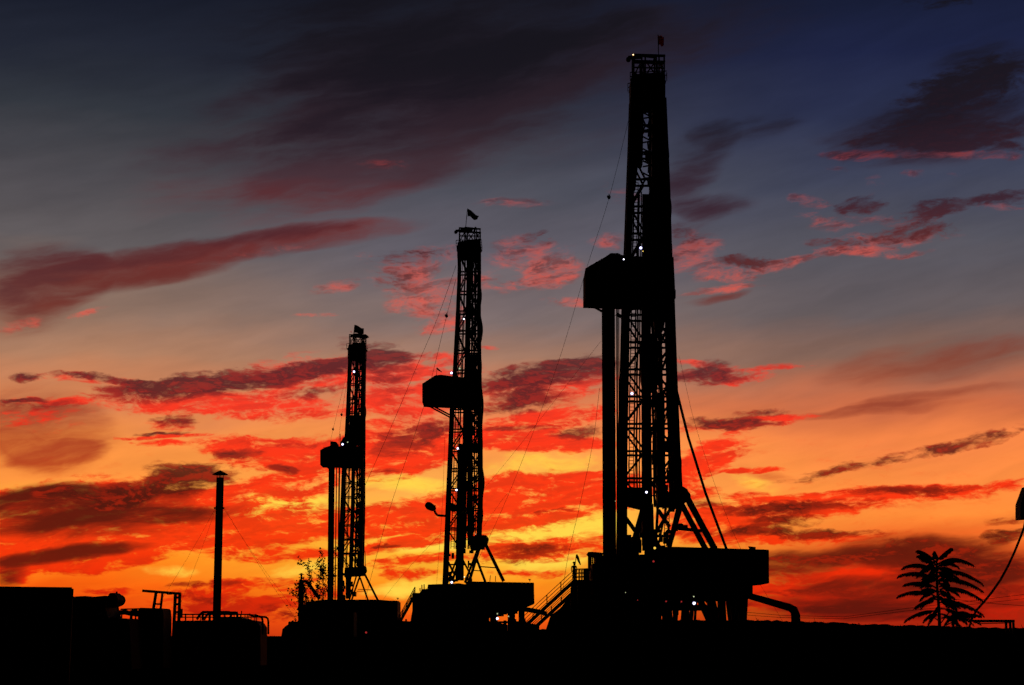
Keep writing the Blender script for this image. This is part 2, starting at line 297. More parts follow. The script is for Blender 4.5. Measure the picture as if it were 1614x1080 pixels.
# ================================================================ mesh helpers
OFF = {}
def props(o, label=None, cat=None, group=None, kind=None):
    if label: o['label'] = label
    if cat: o['category'] = cat
    if group: o['group'] = group
    if kind: o['kind'] = kind
    return o
def thing(name, loc, label, cat, group=None):
    o = bpy.data.objects.new(name, None); col.objects.link(o); o.location = loc; o.empty_display_size = 0.5
    OFF[o.name] = Vector(loc); return props(o, label, cat, group)
class MB:
    def __init__(s): s.v = []; s.f = []
    def add(s, vs, fs):
        k = len(s.v); s.v += [Vector(v) for v in vs]; s.f += [tuple(i + k for i in f) for f in fs]; return s
    def hexa(s, c8): return s.add(c8, [(0, 3, 2, 1), (4, 5, 6, 7), (0, 1, 5, 4), (1, 2, 6, 5), (2, 3, 7, 6), (3, 0, 4, 7)])
    def box(s, c, sx, sy, sz):
        x, y, z = sx / 2, sy / 2, sz / 2; c = Vector(c)
        return s.hexa([c + Vector(p) for p in ((-x, -y, -z), (x, -y, -z), (x, y, -z), (-x, y, -z), (-x, -y, z), (x, -y, z), (x, y, z), (-x, y, z))])
    def beam(s, p, q, w, h=None):
        p = Vector(p); q = Vector(q); h = h or w; d = (q - p)
        if d.length < 1e-6: return s
        d.normalize(); up = Vector((0, 1, 0)) if abs(d.y) < 0.9 else Vector((0, 0, 1))
        a = d.cross(up).normalized() * (w / 2); b = d.cross(a).normalized() * (h / 2)
        return s.hexa([p - a - b, p + a - b, p + a + b, p - a + b, q - a - b, q + a - b, q + a + b, q - a + b])
    def tube(s, pts, r, n=8, cap=True):
        pts = [Vector(p) for p in pts]; rr = r if isinstance(r, (list, tuple)) else [r] * len(pts); k = len(s.v)
        for i, p in enumerate(pts):
            d = (pts[min(i + 1, len(pts) - 1)] - pts[max(i - 1, 0)]).normalized()
            up = Vector((0, 1, 0)) if abs(d.y) < 0.9 else Vector((0, 0, 1)); a = d.cross(up).normalized(); b = d.cross(a)
            for j in range(n):
                t = 2 * math.pi * j / n; s.v.append(p + (a * math.cos(t) + b * math.sin(t)) * rr[i])
        for i in range(len(pts) - 1):
            for j in range(n):
                j2 = (j + 1) % n; s.f.append((k + i * n + j, k + i * n + j2, k + (i + 1) * n + j2, k + (i + 1) * n + j))
        if cap: s.f.append(tuple(k + j for j in range(n))[::-1]); s.f.append(tuple(k + (len(pts) - 1) * n + j for j in range(n)))
        return s
    def prism(s, poly, depth):
        """polygon of world points, thickened by depth along the view-away axis (centred)"""
        n = len(poly); a = [Vector(p) + Vector((0, -depth / 2, 0)) for p in poly]; b = [Vector(p) + Vector((0, depth / 2, 0)) for p in poly]
        return s.add(a + b, [tuple(range(n)), tuple(range(2 * n - 1, n - 1, -1))] + [(i, i + n, (i + 1) % n + n, (i + 1) % n) for i in range(n)])
    def ball(s, c, r, sx=1, sy=1, sz=1, n=10, m=7, jit=0.0):
        c = Vector(c); vs = [c + Vector((0, 0, r * sz))]; fs = []
        for i in range(1, m):
            ph = math.pi * i / m
            for j in range(n):
                t = 2 * math.pi * j / n; q = 1 + rnd.uniform(-jit, jit)
                vs.append(c + Vector((r * sx * math.sin(ph) * math.cos(t) * q, r * sy * math.sin(ph) * math.sin(t) * q, r * sz * math.cos(ph) * q)))
        vs.append(c - Vector((0, 0, r * sz))); L = len(vs) - 1
        for j in range(n):
            fs.append((0, 1 + j, 1 + (j + 1) % n)); fs.append((L, 1 + (m - 2) * n + (j + 1) % n, 1 + (m - 2) * n + j))
            for i in range(m - 2):
                a = 1 + i * n; fs.append((a + j, a + n + j, a + n + (j + 1) % n, a + (j + 1) % n))
        return s.add(vs, fs)
    def build(s, name, m, parent=None, loc=None, smooth=False):
        off = OFF[parent.name] if parent else Vector(loc if loc is not None else (0, 0, 0))
        me = bpy.data.meshes.new(name); me.from_pydata([v - off for v in s.v], [], s.f); me.materials.append(m); me.update()
        if smooth:
            for p in me.polygons: p.use_smooth = True
        o = bpy.data.objects.new(name, me); col.objects.link(o)
        if parent: o.parent = parent
        else: o.location = off
        OFF[o.name] = off
        return o
def gb(px, Y):
    p = at(px, HORIZON - 10, Y); return Vector((p.x, Y, 0))
def lerp(a, b, t): return a + (b - a) * t
def prof(tab, y):
    if y <= tab[0][0]: return tab[0][1:]
    for r0, r1 in zip(tab, tab[1:]):
        if y <= r1[0]:
            t = (y - r0[0]) / (r1[0] - r0[0]); return tuple(lerp(a, b, t) for a, b in zip(r0[1:], r1[1:]))
    return tab[-1][1:]
def dy(p, d): return Vector(p) + Vector((0, d, 0))
def sag(p, q, s, n=24): return [p.lerp(q, i / n) - Vector((0, 0, s * 4 * (i / n) * (1 - i / n))) for i in range(n + 1)]

# ================================================================ ground
g = MB(); S = 6000
nx = 60
for i in range(nx + 1):
    for j in range(nx + 1):
        x = (i / nx * 2 - 1); y = (j / nx * 2 - 1); x = math.copysign(abs(x) ** 2.5, x) * S; y = math.copysign(abs(y) ** 2.5, y) * S
        g.v.append(Vector((x, y + 40, 0)))
for i in range(nx):
    for j in range(nx): a = i * (nx + 1) + j; g.f.append((a, a + nx + 1, a + nx + 2, a + 1))
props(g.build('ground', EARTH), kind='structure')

# low earth bank in the right foreground
tab = [(480, 1090), (560, 1078), (640, 1035), (700, 1006), (800, 994), (900, 989), (960, 982), (1010, 978), (1060, 977), (1100, 976.5), (1200, 977.5), (1300, 981), (1390, 985), (1480, 987), (1560, 990), (1640, 991), (1750, 990)]
b = MB(); rows = []; BY = 60.0
n = 260
for i in range(n + 1):
    px = 460 + i * 5.0; zt = at(px, prof(tab, px)[0], BY).z
    zt = max(zt, 0.03) + rnd.uniform(-.03, .03); x = at(px, 990, BY).x
    row = [(x, BY - 9 - .6 * math.sin(i * .3), -0.1), (x, BY - 5, zt * .45), (x, BY - 1.5, zt * .93), (x, BY, zt), (x, BY + 2.5, zt * .97), (x, BY + 8, zt * .4), (x, BY + 14, -0.1)]
    rows.append(row)
for r in rows: b.v += [Vector(p) for p in r]
for i in range(n):
    for j in range(6): a = i * 7 + j; b.f.append((a, a + 7, a + 8, a + 1))
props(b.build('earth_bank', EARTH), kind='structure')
# grass tufts along the crest of the bank
gr = MB()
for i in range(230):
    px = rnd.uniform(1060, 1640); yy = BY + rnd.uniform(-2.5, 1.5); base = at(px, prof(tab, px)[0] + 1.5, yy); h = rnd.uniform(.02, .08) * (3.5 if rnd.random() < .05 else 1)
    d = Vector((rnd.uniform(-.5, .5) * h, 0, h)); w = Vector((.012, 0, 0)); gr.add([base - w, base + w, base + d], [(0, 1, 2)])
props(gr.build('grass', LEAF), 'short sparse grass along the crest of the earth bank', 'grass', kind='stuff')
# far low scrub on the horizon
sc_m = MB()
for i in range(900):
    px = rnd.uniform(-60, 1100); Y = rnd.uniform(520, 620); p = at(px, HORIZON, Y); p.z = 0; r = rnd.uniform(.5, 1.5)
    for k in range(7):
        q = p + Vector((rnd.gauss(0, r), rnd.gauss(0, r), abs(rnd.gauss(0, r * .45)))); e = rnd.uniform(.2, .6)
        sc_m.add([q + Vector((rnd.uniform(-e, e), rnd.uniform(-e, e), rnd.uniform(-e, e) + e)) for _ in range(3)], [(0, 1, 2)])
props(sc_m.build('scrub', LEAF), 'low distant scrub along the horizon beyond the well site', 'scrub', kind='stuff')

# ================================================================ lamps
def flood(px, py, Y, rpx, m, label, group=None, warm=False, face=None, name='flood_light', cat='lamp'):
    """small floodlight: bracket, housing, glowing lens"""
    p = at(px, py, Y); k = Y / F; r = rpx * k * .8
    t = thing(name, p, label, cat, group)
    MB().tube([p + Vector((0, r * 1.1, 0)), p + Vector((0, r * .5, 0)), p + Vector((0, 0, 0))], [r * .5, r * 1.02, r * 1.08], 12).build('housing', STEEL, t)
    MB().tube([p + Vector((0, r * .6, -r * .6)), p + Vector((0, r * 1.6, -r * 1.3)), p + Vector((0, r * 2.6, -r * 1.3))], r * .16, 6).build('bracket', STEEL, t)
    glow, core = m
    MB().ball(p, r * .98, 1, .35, 1, 14, 8).build('lens', glow, t, smooth=True)
    if core: MB().ball(p + Vector((0, -r * .3, 0)), r * .6, 1, .6, 1, 12, 8).build('bulb', core, t, smooth=True)
    return t

# ================================================================ drilling rig
def ladder(m, y0, y1, fx, Y, w, k, off):
    pts = []
    st = 24
    for i in range(st + 1):
        py = lerp(y0, y1, i / st); pts.append(at(fx(py), py, Y + off))
    s = Vector((w / 2, 0, 0))
    for a, c in zip(pts, pts[1:]):
        m.beam(a - s, c - s, .07); m.beam(a + s, c + s, .07)
    L = (pts[0] - pts[-1]).length; nr = int(L / .33)
    for i in range(nr):
        t = i / nr * st; j = int(t); p = pts[j].lerp(pts[min(j + 1, st)], t - j); m.beam(p - s, p + s, .055)

def mast(root, Y, tab, ytop, yblock, yfloor, ybase, k, seed, solid=True, gap=(.14, .40), dens=1.0, cstart=None):
    """K-type mast: four tapered legs, lattice on every face, pipes, ladder, guide column"""
    rr = random.Random(seed)
    def X(py, fr):
        a, c = prof(tab, py); return lerp(a, c, fr)
    def hd(py): return lerp(1.0, 2.1, (py - ytop) / (yfloor - ytop))        # half depth
    legs = []
    st = 22
    for side, (fr, wid) in enumerate(((.065, .75), (.93, .8))):
        for sgn in (-1, 1):
            y_end = ybase if side == 0 else yfloor
            lm = MB(); prev = None
            for i in range(st + 1):
                py = lerp(ytop, y_end, i / st)
                p = at(X(py, fr), py, Y); p = dy(p, sgn * hd(py))
                if prev is not None: lm.beam(prev, p, wid * lerp(.72, 1.0, i / st) * dens, wid * .6)
                prev = p
            lm.build('leg', STEEL, root)
    # lattice
    lat = MB(); npan = 15
    for i in range(npan):
        ya = lerp(ytop, yfloor, i / npan); yb = lerp(ytop, yfloor, (i + 1) / npan)
        for sgn in (-1, 1):
            def P(py, fr): return dy(at(X(py, fr), py, Y), sgn * hd(py))
            lat.beam(P(ya, .06), P(ya, .94), .2)
            mid = .42 if gap else .5
            if i % 2 == 0: lat.beam(P(ya, .06), P(yb, mid), .17)
            else: lat.beam(P(yb, .06), P(ya, mid), .17)
            lat.beam(P(ya, .94), P(yb, .58), .17) if i % 2 else lat.beam(P(yb, .94), P(ya, .58), .17)
            lat.beam(P(lerp(ya, yb, .5), .55), P(lerp(ya, yb, .5), .94), .12)
            lat.beam(P(ya, .56), P(yb, .75), .12); lat.beam(P(ya, .93), P(yb, .74), .12)
        for fr in (.07, .93):
            p = at(X(ya, fr), ya, Y); q = at(X(yb, fr), yb, Y)
            lat.beam(dy(p, -hd(ya)), dy(p, hd(ya)), .18)
            lat.beam(dy(p, -hd(ya)), dy(q, hd(yb)), .14)
    lat.build('lattice_bracing', STEEL, root)
    # vertical pipes, rails and cable runs inside
    run = MB()
    for fr, w, off in ((.48, .85 if solid else .4, .4), (.575, .22, -.6), (.64, .26, .9), (.70, .13, -.2), (.755, .26, 1.1), (.82, .16, -1.0), (.87, .22, .2), (.34, .12, -.7), (.31, .16, .5), (.18, .09, .3), (.43, .2, 1.2), (.28, .09, .6)):
        prev = None
        for i in range(st + 1):
            py = lerp(max(yblock, cstart) if cstart and fr < .6 else yblock, yfloor, i / st); wob = rr.uniform(-.05, .05) if w < .3 else 0
            p = dy(at(X(py, fr), py, Y), off) + Vector((wob, 0, 0))
            if prev is not None: run.beam(prev, p, w * dens, min(w, .3))
            prev = p
    for i in range(46):                                   # clamps and junction boxes
        py = lerp(yblock, yfloor, rr.random()); fr = rr.choice((.5, .6, .68, .72, .78, .84, .88)); p = dy(at(X(py, fr), py, Y), rr.uniform(-1, 1))
        run.box(p, rr.uniform(.25, .8), .3, rr.uniform(.2, 1.3))
    run.build('guide_rails', STEEL, root)
    ld = MB(); ladder(ld, lerp(ytop, yfloor, .2), yfloor, lambda py: X(py, .215), Y, .42, k, -.4); ld.build('ladder', STEEL, root); ld = MB(); ladder(ld, lerp(ytop, yfloor, .28), yfloor, lambda py: X(py, .72), Y, .42, k, 1.0)
    ld.build('ladder', STEEL, root)
    # hose bundle bulging along the right edge
    hz = MB(); pts = []
    for i in range(60):
        py = lerp(lerp(yblock, yfloor, .12), lerp(yblock, yfloor, .93), i / 59); t = i / 59
        bul = .11 * math.sin(t * 19 + seed) + .05 * math.sin(t * 47)
        pts.append(at(X(py, .965), py, Y) + Vector((bul * .9, -.3, 0)))
    hz.tube(pts, [.22 + .1 * math.sin(i * .7) for i in range(60)], 8); hz.build('service_hose', RUBBER, root)

def poly(pts, Y): return [at(x, y, Y) for x, y in pts]

GR_RIG = 'drilling rigs standing in a row'
def rig_root(px, Y, label):
    p = at(px, 1000, Y); p.z = 0
    return thing('drilling_rig', p, label, 'drilling rig', GR_RIG)

def crown(root, Y, xl, xr, yt, yc, yb, ybot, k, arm=None, armY=None):
    m = MB()
    # solid crown block with sheaves
    m.prism(poly([(xl, yc + 6 * 1), (xl + 2, yc), (xr - 3, yc - 4), (xr, yc + 1), (xr, ybot), (xl, ybot)], Y), 2.6)
    for i in range(5):
        c = at(lerp(xl + 8, xr - 8, i / 4), yc + 1, Y); m.ball(c, .55, .35, 1, 1, 10, 6)
    m.build('crown_block', STEEL, root)
    f = MB()
    W = xr - xl
    for fr in (.09, .32, .42, .74, .82, .97):
        for s in (-1, 1): f.beam(dy(at(xl + W * fr, yc + 6, Y), s * 1.1), dy(at(xl + W * fr, yt + 3, Y), s * 1.1), .15)
    for y, w in ((yt + 1.5, .22), (lerp(yt, yc, .3), .1), (lerp(yt, yc, .62), .08)):
        for s in (-1, 1): f.beam(dy(at(xl + W * .07, y, Y), s * 1.1), dy(at(xr, y + 1.5, Y), s * 1.1), w)
    f.beam(dy(at(xl + W * .32, yt - .06 * W, Y), 0), dy(at(xl + W * .76, yt - .01 * W, Y), 0), .22)
    f.beam(at(xl + W * .32, yt - .06 * W, Y), at(xl + W * .05, yt + 4, Y), .16); f.beam(at(xl + W * .78, yt - .08 * W, Y), at(xl + W * .70, yt + 5, Y), .25)
    for a, c in ((.1, .32), (.42, .32), (.42, .74), (.74, .42), (.74, .97), (.97, .82)):
        f.beam(dy(at(xl + W * a, yc, Y), -1), dy(at(xl + W * c, lerp(yt, yc, .3), Y), -1), .12)
    f.build('crown_frame', STEEL, root)
    h = MB()                                               # guard rail round the crown platform
    for s in (-1.7, 1.7):
        for i in range(7): x = lerp(xl - 1.5, xr + 1.5, i / 6); h.beam(dy(at(x, yc + W * .22, Y), s), dy(at(x, yc - W * .02, Y), s), .07)
        for yy in (yc - W * .02, yc + W * .1): h.beam(dy(at(xl - 1.5, yy, Y), s), dy(at(xr + 1.5, yy - W * .04, Y), s), .08)
    h.box(at((xl + xr) / 2, yc + W * .24, Y), (W + 3) * k, 3.6, .12)
    h.build('crown_guard_rail', STEEL, root)
    if arm:
        x0, y0, x1 = arm; a = MB(); a.beam(at(x0 + 1, y0, Y), at(x1, y0 - 1, Y), .3); a.tube([dy(at(x0 + 1.5, y0 + 3 * (W / 54), Y), -.15), dy(at(x0 + 1.5, y0 + 3 * (W / 54), Y), .15)], .25 * W / 54 * k * 16, 12)
        a.build('lifting_arm', STEEL, root)

def flag(pole_pts, cloth, Y, m, label):
    p0 = at(*pole_pts[0], Y); t = thing('flag', p0, label, 'flag', 'flags on top of the rigs')
    MB().tube([p0, at(*pole_pts[1], Y)], .045, 6).build('flag_pole', STEEL, t)
    c = MB(); nn = 12; a, b2, c2, d = [at(x, y, Y) for x, y in cloth]      # top-left, top-right, bottom-right, bottom-left
    for i in range(nn + 1):
        s = i / nn
        for j in range(nn + 1):
            v = j / nn; p = a.lerp(b2, s).lerp(d.lerp(c2, s), v); c.v.append(p + Vector((0, .18 * math.sin(s * 9 + v * 2), .05 * math.sin(s * 7) * (b2 - a).length)))
    for i in range(nn):
        for j in range(nn): q = i * (nn + 1) + j; c.f.append((q, q + nn + 1, q + nn + 2, q + 1))
    o = c.build('cloth', m, t, smooth=True); md = o.modifiers.new('thick', 'SOLIDIFY'); md.thickness = .012
    return t

def stairs(p_top, p_bot, Y, wd, label, rail_h=1.1, root_name='staircase', only_rail=False):
    a = at(*p_top, Y); b2 = at(*p_bot, Y); t = thing(root_name, Vector((b2.x, Y, 0)), label, 'staircase', 'steel stairs up to the rig floors')
    for s in (-1, 1): MB().beam(dy(a, s * wd / 2), dy(b2, s * wd / 2), .34, .08).build('stringer', STEEL, t)
    st = MB(); L = (a - b2).length; n = int(L / .36)
    for i in range(n): st.box(b2.lerp(a, (i + .5) / n), .26, wd, .05)
    st.build('treads', STEEL, t)
    npost = max(4, int(L / 2.0))
    for s in (-1, 1):
        hr = MB()
        for hgt in (rail_h, rail_h * .66, rail_h * .33): hr.beam(dy(a, s * wd / 2) + Vector((0, 0, hgt)), dy(b2, s * wd / 2) + Vector((0, 0, hgt)), .06)
        for i in range(npost + 1):
            q = dy(b2.lerp(a, i / npost), s * wd / 2); hr.beam(q, q + Vector((0, 0, rail_h)), .07)
        hr.build('handrail', STEEL, t)
    return t

def pole_brace(m, a, b2, Y, w, dd=0.0):
    m.beam(dy(at(*a, Y), dd), dy(at(*b2, Y), dd), w)

def windwall(root, pts, Y, depth, name='racking_board', ribs=9, mat_=None):
    m = MB(); m.prism(poly(pts, Y), depth); o = m.build(name, mat_ or CANVAS, root)
    rs = [MB(), MB()]; xs = [p[0] for p in pts]; x0, x1 = min(xs), max(xs)
    n_ = len(pts)
    def span(x):
        ys = []
        for (xa, ya), (xb, yb) in zip(pts, pts[1:] + pts[:1]):
            if (xa - x) * (xb - x) <= 0 and xa != xb: ys.append(lerp(ya, yb, (x - xa) / (xb - xa)))
        return min(ys), max(ys)
    for i in range(ribs):
        x = lerp(x0 + .6, x1 - .6, i / (ribs - 1)); ya, yb = span(x)
        for r, s in zip(rs, (-1, 1)): r.beam(dy(at(x, ya, Y), s * (depth / 2 + .04)), dy(at(x, yb, Y), s * (depth / 2 + .04)), .1)
    for r in rs: r.build('frame_ribs', STEEL, o)
    return o

def racked_pipes(x0, x1, yt, yb, Y, slope, label, group, cols=8, rws=3, r=.085):
    k = Y / F
    a0, a1 = at(x0, yt, Y), at(x1, yt, Y); b0, b1 = at(x0 + slope, yb, Y), at(x1 + slope, yb, Y)
    src = None; n = 0
    for j in range(rws):
        for i in range(cols):
            s = (i + .5) / cols; top = dy(a0.lerp(a1, s), (j - (rws - 1) / 2) * .22); bot = dy(b0.lerp(b1, s), (j - (rws - 1) / 2) * .3)
            if src is None:
                rad = (a1 - a0).length / cols / 2 * 1.12
                m = MB(); q = bot; H = top - bot; pts = []; rad_l = []
                for u in range(4):
                    for e, f_ in ((0, 1.0), (.012, 1.0), (.0125, .86), (.238, .86), (.2385, 1.0), (.25, 1.0)):
                        pts.append(q + H * min(1, u * .25 + e)); rad_l.append(rad * f_)
                m.tube(pts, rad_l, 8); src = m.build('drill_pipe', RUST, loc=bot); o = src; H0 = H
            else:
                o = src.copy(); col.objects.link(o); o.location = bot
                o.rotation_euler = H0.rotation_difference(top - bot).to_euler()
            props(o, label, 'drill pipe', group)

def guy(pts_px, Ys, label, r=.019, sg=0.0, group='thin guy wires', name='guy_wire', cat='wire', weight=None):
    P = [at(x, y, Yq) for (x, y), Yq in zip(pts_px, Ys)]; P[-1].z = max(P[-1].z, 0.0)
    pts = []
    if len(P) == 2: pts = sag(P[0], P[1], sg)
    else:
        Q = [P[0] * 2 - P[1]] + P + [P[-1] * 2 - P[-2]]
        for i in range(1, len(Q) - 2):
            for j in range(12):
                t = j / 12; a, b_, c, d = Q[i - 1:i + 3]
                pts.append(.5 * ((2 * b_) + (c - a) * t + (2 * a - 5 * b_ + 4 * c - d) * t * t + (3 * b_ - a - 3 * c + d) * t ** 3))
        pts.append(P[-1])
    m = MB(); m.tube(pts, r, 5)
    o = m.build(name, WIRE, loc=P[-1]); props(o, label, cat, group)
    if weight:
        x, y, Yq, rp, lb = weight; c = at(x, y, Yq); kk = Yq / F * rp
        w = MB(); w.ball(c, kk, .8, .8, 1.0, 10, 6, .12); w.box(c + Vector((-kk * .55, 0, kk * .35)), kk * .9, kk * .7, kk * .8); w.beam(c, c + Vector((0, 0, kk * 1.6)), kk * .35)
        w.build('wire_weight', STEEL, loc=c); props(bpy.data.objects[w_last()], lb, 'weight', 'weights hung on the wires')
def w_last(): return [o.name for o in col.objects][-1]

# ---------------------------------------------------------------- rig 1: tallest
Y1 = 164.0; k1 = Y1 / F
T1 = [(160, 993, 1048), (230, 991, 1051), (300, 988, 1054), (410, 984, 1057), (480, 981, 1061), (600, 978, 1065), (700, 975, 1069), (780, 974, 1073), (885, 973, 1075)]
r1 = rig_root(1020, Y1, 'tallest and nearest drilling rig, its mast rising to the top right of the photo')
mast(r1, Y1, T1, 160, 150, 800, 882, k1, 3, cstart=305)
m = MB()                                                      # denser top section: closed cladding on the upper mast
m.prism(poly([(995, 165), (1014, 165), (1012, 262), (996, 262)], Y1), 1.4); m.prism(poly([(1028, 165), (1047, 165), (1052, 330), (1052, 410), (1018, 410), (1019, 330), (1027, 280)], Y1), 1.6)
m.prism(poly([(996, 262), (1005, 262), (1001, 300), (990, 300), (991, 262)], Y1), 1.2)
m.build('mast_cladding', PANEL, r1)
m = MB()
for i in range(13):
    ya = 168 + i * 9.5; m.beam(at(1013, ya, Y1), at(1029, ya + (8 if i % 2 else -3), Y1), .13); m.beam(at(1021 + (i % 3) * 1.5, ya, Y1), at(1022 + (i % 2) * 2, ya + 9.5, Y1), .16)
m.beam(at(1024.5, 168, Y1), at(1024.5, 300, Y1), .2); m.build('mast_rungs', STEEL, r1)
m = MB(); m.prism(poly([(1009, 540), (1016, 528), (1034, 528), (1037, 545), (1036, 600), (1030, 618), (1014, 618), (1010, 600)], Y1), 1.5); m.prism(poly([(1011, 480), (1024, 480), (1026, 860), (1012, 860)], Y1), .8)
m.prism(poly([(1034, 620), (1047, 620), (1049, 800), (1036, 800)], Y1), .7); m.prism(poly([(1030, 480), (1050, 480), (1046, 520), (1032, 540)], Y1), .7)
m.build('travelling_block', STEEL, r1)
crown(r1, Y1, 993, 1047, 91, 124, 0, 168, k1, arm=(989, 91, 1012))
windwall(r1, [(921, 432), (927, 428), (953, 413), (960, 408), (972, 408), (980, 412), (1012, 413), (1058, 414), (1061, 478), (1030, 482), (921, 478)], Y1, 5.0, ribs=18)
for e_ in (((935, 478), (951, 487), .2, -1.5), ((935, 478), (951, 487), .2, 1.5), ((971, 495), (981, 500), .3, 0), ((926, 432), (928.5, 423), .12, 0)):
    m = MB(); pole_brace(m, e_[0], e_[1], Y1, e_[2], e_[3]); m.build('board_brace', STEEL, r1)
m = MB(); m.beam(at(927, 428, Y1 - 2.4), at(958, 409, Y1 - 2.4), .12)
for i in range(8): q = at(928 + i * 4.2, 428 - i * 2.6, Y1 - 2.4); m.beam(q, q + Vector((0, 0, rnd.uniform(.15, .4))), .1)
m.build('roof_edge_rail', STEEL, r1)
# mast foot: lump, inclined struts
m = MB(); m.ball(at(1076, 779, Y1), .62, 1.0, 1.3, 1.2, 10, 7, .12); m.ball(at(1069, 790, Y1), .6, 1.2, 1.2, 1, 10, 7, .12); m.box(at(1060, 789, Y1), 1.7, 2.2, 1.3)
m.tube([dy(at(1078, 784, Y1), -1.6), dy(at(1078, 784, Y1), 1.6)], .5, 12); m.build('mast_shoe', STEEL, r1)
for (a, c, w, d) in (((1078, 784), (1123, 868), .55, -2.0), ((1075, 788), (1118, 868), .5, 2.0)):
    q = MB(); pole_brace(q, a, c, Y1, w, d); q.build('a_frame_leg', STEEL, r1)
for (a, c, w, d) in (((1069, 792), (1051, 868), .42, -2.0), ((1077, 795), (1056, 868), .38, 2.0), ((1012, 800), (989, 882), .46, -2.0), ((1020, 800), (996, 882), .42, 2.0)):
    q = MB(); pole_brace(q, a, c, Y1, w, d); q.build('foot_strut', STEEL, r1)
q = MB(); pole_brace(q, (981, 812), (1000, 838), Y1, .36, -1); pole_brace(q, (1036, 805), (1054, 832), Y1, .34, -1); pole_brace(q, (1058, 833), (1104, 838), Y1, .3, -1)
for x in range(12): q.box(at(1062 + x * 1.7, 830 + (x % 3), Y1 - 1), .35, .6, rnd.uniform(.2, .6))
q.prism(poly([(985, 770), (1020, 770), (1021, 798), (1010, 803), (990, 798), (984, 790)], Y1), 2.2)
q.prism(poly([(1011, 836), (1022, 842), (1030, 842), (1035, 850), (1041, 862), (1018, 870), (1016, 850), (1010, 846)], Y1), 1.6)
for i in range(26): x = rnd.uniform(974, 1008); q.box(at(x, rnd.uniform(845, 880), Y1 + rnd.uniform(-1, 1)), rnd.uniform(.2, .5), .4, rnd.uniform(.2, 1.2))
q.prism(poly([(1012, 795), (1029, 795), (1031, 868), (1013, 868)], Y1), 1.2); q.beam(at(1037, 795, Y1), at(1033, 868, Y1), .25); q.beam(at(1050, 800, Y1), at(1036, 868, Y1), .18); q.beam(at(1030, 845, Y1), at(1058, 845, Y1), .25); q.beam(at(1058, 800, Y1), at(1034, 840, Y1), .3)
for i in range(16): q.box(at(rnd.uniform(1030, 1056), rnd.uniform(835, 868), Y1 + rnd.uniform(-1, 1)), rnd.uniform(.2, .5), .4, rnd.uniform(.2, .9))
q.prism(poly([(1008, 840), (1008, 846), (1018, 850), (1018, 842)], Y1), .8)
q.build('foot_bracing', STEEL, r1)
# substructure
q = MB(); q.prism(poly([(930, 893), (948, 878), (1022, 878), (1175, 892), (1175, 938), (1150, 946), (1060, 948), (960, 952), (930, 940)], Y1), 10.0); q.build('rig_floor', STEEL, r1)
q = MB()
for (a, c, w) in (((936, 940), (936, 1010), 1.0), ((958, 940), (958, 1010), .9), ((1163, 938), (1166, 1012), 1.0), ((1154, 938), (1156, 1012), .4), ((1128, 938), (1141, 1012), .9), ((1108, 938), (1141, 985), .8), ((1060, 940), (1060, 1012), .6), ((1032, 940), (1032, 1012), .9), ((1042, 940), (1044, 1012), .5), ((1084, 955), (1084, 1012), .45), ((1090, 945), (1091, 1012), .3), ((1070, 945), (1070, 1012), .25), ((1016, 940), (1016, 1012), .6)):
    for s in (-1, 1):
        e = MB(); e.beam(dy(at(*a, Y1), s * 4.2), gb(c[0], Y1 + s * 4.2), w * .75); e.build('support_leg', STEEL, r1)
q.beam(at(1000, 958, Y1), at(1120, 958, Y1), .55); q.prism(poly([(930, 938), (1010, 938), (1028, 960), (1028, 1002), (930, 1002)], Y1), 3.0); q.beam(at(1140, 975, Y1), at(1110, 940, Y1), .5)
for i in range(22): q.box(at(rnd.uniform(1030, 1090), rnd.uniform(944, 958), Y1 + 2), rnd.uniform(.4, 1.2), 1, rnd.uniform(.3, .9))
for i in range(14): q.box(at(rnd.uniform(1036, 1085), rnd.uniform(958, 985), Y1 + 3), rnd.uniform(.2, .5), .6, rnd.uniform(.5, 1.6))
q.build('floor_bracing', STEEL, r1)
# tall windwall post with curved pipe at the left end of the floor
q = MB(); q.beam(at(929.5, 900, Y1), at(929.5, 874, Y1), .35); q.beam(at(934, 905, Y1), at(934, 877, Y1), .12)
q.tube([at(950, 874, Y1), at(934, 872.5, Y1), at(928, 872.5, Y1), at(926.5, 874, Y1), at(929, 876, Y1), at(936, 877, Y1), at(950, 877, Y1)], .16, 8)
for i in range(12): q.beam(at(929, 878 + i * 3, Y1), at(933.5, 878 + i * 3, Y1), .07)
q.prism(poly([(937, 878), (950, 878), (950, 900), (937, 900)], Y1), 4); q.build('wind_wall', PANEL, r1)
q = MB()
for (x, y, w, h) in ((1010, 877, 5, 4), (1000, 877, 6, 3), (990, 878, 8, 2.5), (1021, 871, 8, 12)): q.box(at(x, y + h / 2 - 2, Y1 - 2), w * k1, 2, h * k1)
q.ball(at(1020, 871, Y1 - 2), .28, n=8, m=6); q.build('floor_equipment', STEEL, r1)
# flow line pipe
q = MB(); q.tube([at(1150, 934, Y1), at(1176, 938, Y1), at(1244, 957.5, Y1), at(1251, 961.5, Y1), at(1254, 969, Y1), gb(1255, Y1)], [.28, .30, .36, .42, .44, .46], 12)
q.build('flow_pipe', STEEL, r1)
q = MB(); q.beam(at(1164.5, 944, Y1), gb(1164.5, Y1), .12); q.build('pipe_support', STEEL, r1)

